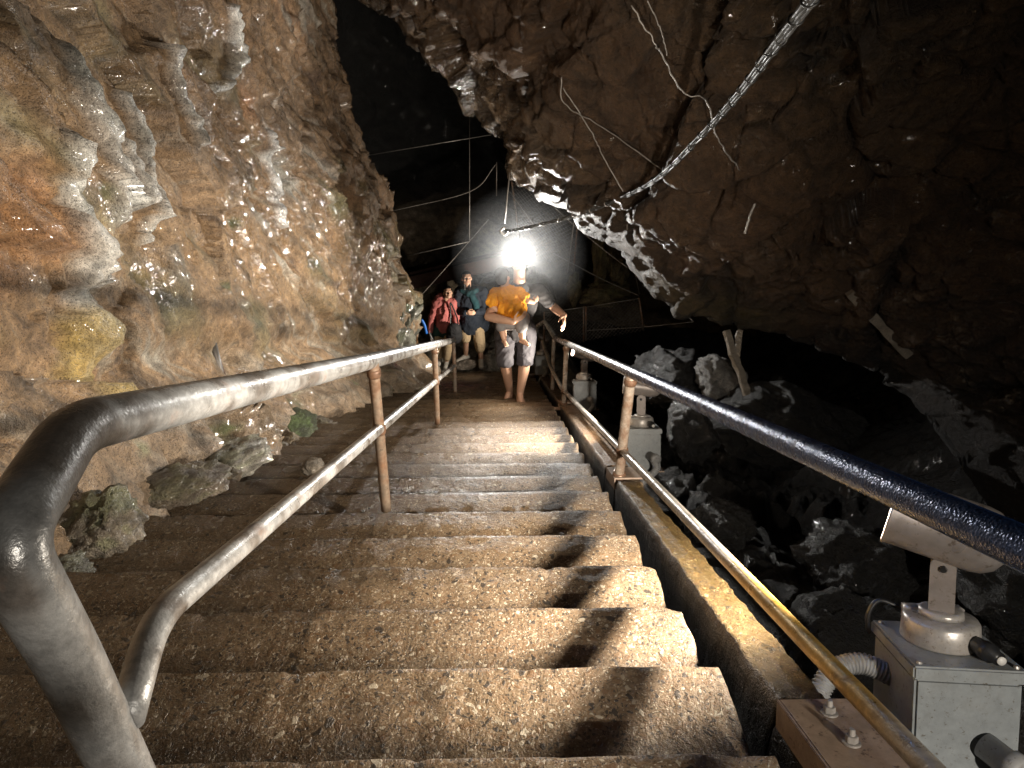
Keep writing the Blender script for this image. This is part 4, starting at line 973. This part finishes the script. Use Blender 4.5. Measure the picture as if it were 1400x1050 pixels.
# --- the baby
bo = pt(698, 432, 5.98); baby = empty('person', bo, 'baby in an orange t-shirt held against the chest of the barefoot man', 'person')
bpel = pt(702, 431, 6.02); bch = pt(694, 404, 6.04); bnk = pt(691, 394, 6.05); bh = pt(688, 379, 6.06); BR = FR(radians(8), radians(150), radians(10))
b = Body(); b.chain([bpel, bch, bnk, bh], [.095, .085, .04, .04])
kA, aA = pt(686, 446, 5.99), pt(689, 462, 5.94); kB, aB = pt(713, 446, 5.92), pt(714, 462, 5.90)
b.chain([bpel+np.array([-.07, 0, 0]), kA, aA], [.055, .044, .026]); b.chain([bpel+np.array([.05, 0, 0]), kB, aB], [.055, .046, .030])
foot(b, aA+np.array([0, 0, -.012]), aA+np.array([.02, -.06, -.055]), .5); foot(b, aB+np.array([0, 0, -.012]), aB+np.array([.05, -.05, -.055]), .55)
s1, s2 = pt(678, 402, 6.04), pt(709, 401, 6.04); e1_, w1_ = pt(671, 416, 5.98), pt(679, 424, 5.98); e2_, w2_ = pt(722, 411, 6.0), pt(729, 413, 6.02)
b.chain([s1, e1_, w1_], [.034, .030, .022]); b.chain([s2, e2_, w2_], [.034, .030, .022])
hand(b, w2_, (.6, .5, .25), (0, 1, 0), (0, 0, 1), .55, .5); hand(b, w1_, (.6, .3, -.3), (0, 1, 0), (0, 0, 1), .55, .7)
LB = head(b, bh, BR, .74)
b.done('body', SKIN, .0052, 3, baby, bo); face_parts(LB, BR, .74, baby, bo); hair(LB, BR, .76, baby, bo, .006, seed=4)
b = Body(); b.chain([bpel+np.array([0, 0, .0]), lerp(bpel, bch, .5), bch, lerp(bch, bnk, .6)], [.110, .112, .098, .055]); b.ell(lerp(bpel, bch, .40), (.142, .118, .13)); b.cap(s1, lerp(s1, e1_, .75), .05, .05); b.cap(s2, lerp(s2, e2_, .5), .052, .05); b.cap(s1, s2, .055, .055)
b.ell(lerp(bpel, bch, .95), (.125, .105, .09)); b.done('orange_shirt', ORANGE, .007, 3, baby, bo, .024, 17, (1.1, 1, .7), seed=5)
b = Body(); b.chain([bpel+np.array([-.05, 0, -.04]), bpel+np.array([.05, 0, -.04])], [.105, .105]); b.cap(bpel+np.array([-.06, 0, -.03]), kA, .075, .058); b.cap(bpel+np.array([.06, 0, -.03]), lerp(kB, aB, .1), .075, .058)
b.done('trousers', NAPPY, .008, 3, baby, bo, .006, 14, seed=6)

# --- adult walker at the foot of the stairs
wo = pt(646, 492, 10.25); wo[2] = FLOOR+.03; wom = empty('person', wo, 'adult walker in a dark navy coat and beige trousers standing on the landing', 'person')
def W_(px, py, D=10.25): return pt(px, py, D)
hA, hB = W_(637, 440), W_(652, 440); kA, kB = W_(637, 466, 10.1), W_(656, 468, 10.05)
zf = FLOOR+.035
aA = np.array([W_(637, 482)[0], 10.2, zf+.07]); aB = np.array([W_(658, 487)[0], 10.05, zf+.07])
ch = W_(643, 408); nk = W_(641, 393); hd = W_(638, 380.5, 10.18); sA, sB = W_(628, 399), W_(660, 399); eA, eB = W_(624, 424, 10.2), W_(664, 424, 10.2); wA, wB = W_(638, 428, 10.0), W_(650, 428, 10.0)
R2 = FR(radians(-22), radians(12))
b = Body(); b.chain([hA, kA, aA], [.08, .05, .036]); b.chain([hB, kB, aB], [.08, .05, .036]); b.chain([lerp(hA, hB, .5), ch, nk, hd], [.12, .12, .05, .05]); b.cap(sA, sB, .06, .06)
b.chain([sA, eA, wA], [.05, .04, .028]); b.chain([sB, eB, wB], [.05, .04, .028]); hand(b, wA, (.4, -.2, .1), (1, 0, 0), (0, 0, 1), .9, .8); hand(b, wB, (-.4, -.2, .1), (-1, 0, 0), (0, 0, 1), .9, .8)
L2 = head(b, hd, R2, .98); b.done('body', SKIN, .008, 3, wom, wo); face_parts(L2, R2, .98, wom, wo); hair(L2, R2, 1.0, wom, wo, .008, .16, seed=8)
b = Body(); b.chain([lerp(hA, hB, .5)-np.array([0, 0, .10]), lerp(hA, hB, .5), ch, nk-np.array([0, 0, .05])], [.20, .19, .165, .08]); b.cap(sA, sB, .085, .085); b.chain([sA, eA, lerp(eA, wA, .85)], [.085, .07, .052]); b.chain([sB, eB, lerp(eB, wB, .85)], [.085, .07, .052]); b.cap(hA+np.array([-.06, 0, -.06]), hB+np.array([.06, 0, -.06]), .135, .135); b.ell(ch-np.array([0, 0, .1]), (.21, .16, .28))
b.done('coat', NAVY, .012, 4, wom, wo, .02, 10, seed=9, cut=lambda co: co[:, 2] > hA[2]-.15)
b = Body(); b.chain([nk+np.array([-.10, -.06, -.02]), nk+np.array([0, -.12, -.06]), nk+np.array([.11, -.07, -.02])], [.045, .05, .045]); b.chain([nk+np.array([.05, -.14, -.08]), ch+np.array([.09, -.15, -.03]), ch+np.array([.10, -.17, -.16])], [.05, .055, .05]); b.done('scarf', TEAL, .012, 3, wom, wo, .012, 12, seed=10)
b = Body(); b.chain([hA, kA+np.array([0, 0, .04])], [.10, .075]); b.chain([hB, kB, lerp(kB, aB, .35)], [.105, .085, .075]); b.done('trousers', TAN, .010, 3, wom, wo, .012, 12, seed=11)
for a_, tx in ((aA, (-.12, -.14)), (aB, (.01, -.19))):
    b = Body(); t_ = np.array([a_[0]+tx[0], a_[1]+tx[1], zf+.035]); hl_ = np.array([a_[0]-tx[0]*.25, a_[1]-tx[1]*.25, zf+.04]); b.cap(hl_, t_, .042, .045); b.cap(lerp(hl_, t_, .15)+np.array([0, 0, .03]), lerp(hl_, t_, .6)+np.array([0, 0, .01]), .042, .038)
    b.done('shoe', SHOE, .008, 2, wom, wo)

# --- the child
co_ = pt(602, 492, 10.15); co_[2] = FLOOR+.03; kid = empty('person', co_, 'child in a pink jacket and dark cap walking along the wall end', 'person')
def K(px, py, D=10.15): return pt(px, py, D)
hA, hB = K(601, 449), K(613, 449); kA, kB = K(600, 470, 10.05), K(613, 470, 10.0); aA = np.array([K(601, 487)[0], 10.1, zf+.06]); aB = np.array([K(611, 488)[0], 10.0, zf+.06])
ch = K(607, 424); nk = K(609, 410); hd = K(612, 400, 10.08); sA, sB = K(597, 415), K(618, 414); eA, eB = K(590, 437, 10.12), K(624, 432, 10.12); wA, wB = K(588, 455, 10.05), K(623, 449, 10.0)
R3 = FR(radians(-24), radians(18))
b = Body(); b.chain([hA, kA, aA], [.065, .042, .03]); b.chain([hB, kB, aB], [.065, .042, .03]); b.chain([lerp(hA, hB, .5), ch, nk, hd], [.10, .10, .042, .045]); b.chain([sA, eA, wA], [.042, .034, .024]); b.chain([sB, eB, wB], [.042, .034, .024])
hand(b, wA, (.1, -.25, -1), (1, 0, 0), (0, -1, 0), .8, .5); hand(b, wB, (-.1, -.2, -1), (-1, 0, 0), (0, -1, 0), .8, .7)
L3 = head(b, hd, R3, .88); b.done('body', SKIN, .008, 3, kid, co_); face_parts(L3, R3, .88, kid, co_)
hair(L3, R3, .93, kid, co_, .008, .05, seed=13)
b = Body(); b.chain([lerp(hA, hB, .5), lerp(lerp(hA, hB, .5), ch, .5), ch, nk-np.array([0, 0, .03])], [.135, .125, .115, .06]); b.cap(sA, sB, .075, .075); b.chain([sA, eA, lerp(eA, wA, .85)], [.060, .050, .042]); b.chain([sB, eB, lerp(eB, wB, .85)], [.060, .050, .042]); b.ell(K(606, 409)+np.array([0, .05, 0]), (.13, .09, .08))
b.done('pink_jacket', PINK, .010, 3, kid, co_, .018, 13, seed=14, cut=lambda co: (co[:, 2] > hA[2]-.06) | (np.abs(co[:, 0]-ch[0]) > .15))
b = Body(); b.chain([hA-np.array([0, 0, .04]), hB-np.array([0, 0, .04])], [.135, .135]); b.done('green_hem', GREENC, .010, 3, kid, co_, .012, 14, (1, 1, .2), seed=15)
b = Body(); b.chain([hA, kA, lerp(kA, aA, .75)], [.09, .075, .06]); b.chain([hB, kB, lerp(kB, aB, .75)], [.09, .075, .06]); b.done('trousers', TAN, .009, 3, kid, co_, .01, 12, seed=16)
for a_ in (aA, aB):
    b = Body(); t_ = np.array([a_[0]-.01, a_[1]-.14, zf+.032]); hl_ = np.array([a_[0], a_[1]+.04, zf+.036]); b.cap(hl_, t_, .036, .038); b.cap(hl_+np.array([0, 0, .03]), lerp(hl_, t_, .5), .036, .034); b.done('shoe', SHOE, .008, 2, kid, co_)
b = Body(); hand(b, wA, (.1, -.25, -1), (1, 0, 0), (0, -1, 0), .98, .5); b.cap(wA, wA+np.array([0, 0, .03]), .032, .034); b.done('glove', GLOVE, .006, 2, kid, co_)
gb = K(621, 455, 9.9); bg = empty('bag', gb, 'black bag hanging at the side of the child in pink', 'bag')
b = Body(); b.ell(gb, (.12, .09, .17)); b.ell(gb-np.array([0, 0, .06]), (.13, .095, .12)); b.done('bag_body', BAG, .01, 4, bg, gb, .012, 12, seed=17)
tube('strap', catmull([gb+np.array([-.06, 0, .14]), K(616, 430, 9.95), K(616, 414, 10.02), K(624, 432, 9.98), gb+np.array([.07, 0, .13])], 8), .012, BLACKP, bg, 8, gb)
bs = tube('blue_strap', catmull([K(576, 437, 9.5), K(580, 444, 9.5), K(583, 456, 9.5)], 8), .022, BLUE, None, 8, K(580, 446, 9.5)); bs.location = V(K(580, 446, 9.5)); tag(bs, 'short bright blue strap beside the glove of the child in pink', 'strap')

# ------------------------------------------------------------------ light
def spot(name, pos, d, power, col, size=radians(150), blend=.8, rad=.04):
    l = bpy.data.lights.new(name, 'SPOT'); l.energy = power; l.color = col; l.spot_size = size; l.spot_blend = blend; l.shadow_soft_size = rad
    o = bpy.data.objects.new(name, l); COL.objects.link(o); o.location = pos; o.rotation_euler = Vector(d).to_track_quat('-Z', 'Y').to_euler(); return o
WARM = (1., .89, .745)
pw = [330, 200, 130, 190]
for (p, d, _), w in zip(LIGHTS, pw):
    spot('floodlight_lamp', p+d*(.006 if w == 330 else 0), d, w, WARM, radians(172 if w == 330 else 150), .85 if w == 330 else .3, .022)
# the next floodlight of the row, up the stairs behind the camera
spot('floodlight_lamp', (1.12, -1.0, pl(-1.0)+.60), (-.34, 1, -.60), 190, (1, .92, .80), radians(90), .7, .045)
l = bpy.data.lights.new('headlamp_light', 'POINT'); l.energy = 190; l.color = (1, .98, .93); l.shadow_soft_size = .012
o = bpy.data.objects.new('headlamp_light', l); COL.objects.link(o); o.location = HLPOS

# added ball of scattering volume that draws the glare round the headlamp
bm = bmesh.new(); bmesh.ops.create_icosphere(bm, subdivisions=3, radius=.62)
mt = bpy.data.materials.new('glow_scatter'); mt.use_nodes = True; nt = mt.node_tree; nt.nodes.clear()
out = nt.nodes.new('ShaderNodeOutputMaterial'); vs = nt.nodes.new('ShaderNodeVolumeScatter'); vs.inputs['Color'].default_value = (1, 1, 1, 1); vs.inputs['Anisotropy'].default_value = .2
tc = nt.nodes.new('ShaderNodeTexCoord'); ln = nt.nodes.new('ShaderNodeVectorMath'); ln.operation = 'LENGTH'; mr = nt.nodes.new('ShaderNodeMapRange')
mr.inputs[1].default_value = 0; mr.inputs[2].default_value = .62; mr.inputs[3].default_value = .105; mr.inputs[4].default_value = 0
m2 = nt.nodes.new('ShaderNodeMapRange'); m2.inputs[1].default_value = .0; m2.inputs[2].default_value = .14; mm = nt.nodes.new('ShaderNodeMath'); mm.operation = 'MULTIPLY'
nt.links.new(tc.outputs['Object'], ln.inputs[0]); nt.links.new(ln.outputs['Value'], mr.inputs[0]); nt.links.new(ln.outputs['Value'], m2.inputs[0])
nt.links.new(mr.outputs[0], mm.inputs[0]); nt.links.new(m2.outputs[0], mm.inputs[1]); nt.links.new(mm.outputs[0], vs.inputs['Density']); nt.links.new(vs.outputs[0], out.inputs['Volume'])
o = bm_obj('glow_halo', bm, mt, None, True); o.location = HLPOS+Vector((0, -.02, 0)); tag(o, 'added glow imitating the glare around the lit headlamp', 'glow_halo', kind='stuff')

w = bpy.data.worlds.new('World'); S.world = w; w.use_nodes = True
w.node_tree.nodes['Background'].inputs[0].default_value = (.85, .78, .72, 1); w.node_tree.nodes['Background'].inputs[1].default_value = .008

# ------------------------------------------------------------------ camera and render
cam = bpy.data.cameras.new('camera'); co = bpy.data.objects.new('camera', cam); COL.objects.link(co)
cam.sensor_fit = 'HORIZONTAL'; cam.sensor_width = 36; cam.lens = 36*F/1400; cam.clip_end = 200; cam.clip_start = .02
Rm = Matrix((Vector(rt), Vector(up), -Vector(fw))).transposed(); co.matrix_world = Matrix.Translation(EYE) @ Rm.to_4x4()
S.camera = co
S.view_settings.view_transform = 'Standard'; S.view_settings.look = 'None'; S.view_settings.exposure = 0; S.view_settings.gamma = 1
S.render.engine = 'CYCLES'; S.cycles.use_denoising = True
try: S.cycles.denoiser = 'OPENIMAGEDENOISE'
except Exception: pass
S.cycles.max_bounces = 6; S.cycles.diffuse_bounces = 3; S.cycles.glossy_bounces = 2; S.cycles.sample_clamp_indirect = 4; S.cycles.volume_bounces = 0
S.cycles.caustics_reflective = False; S.cycles.caustics_refractive = False
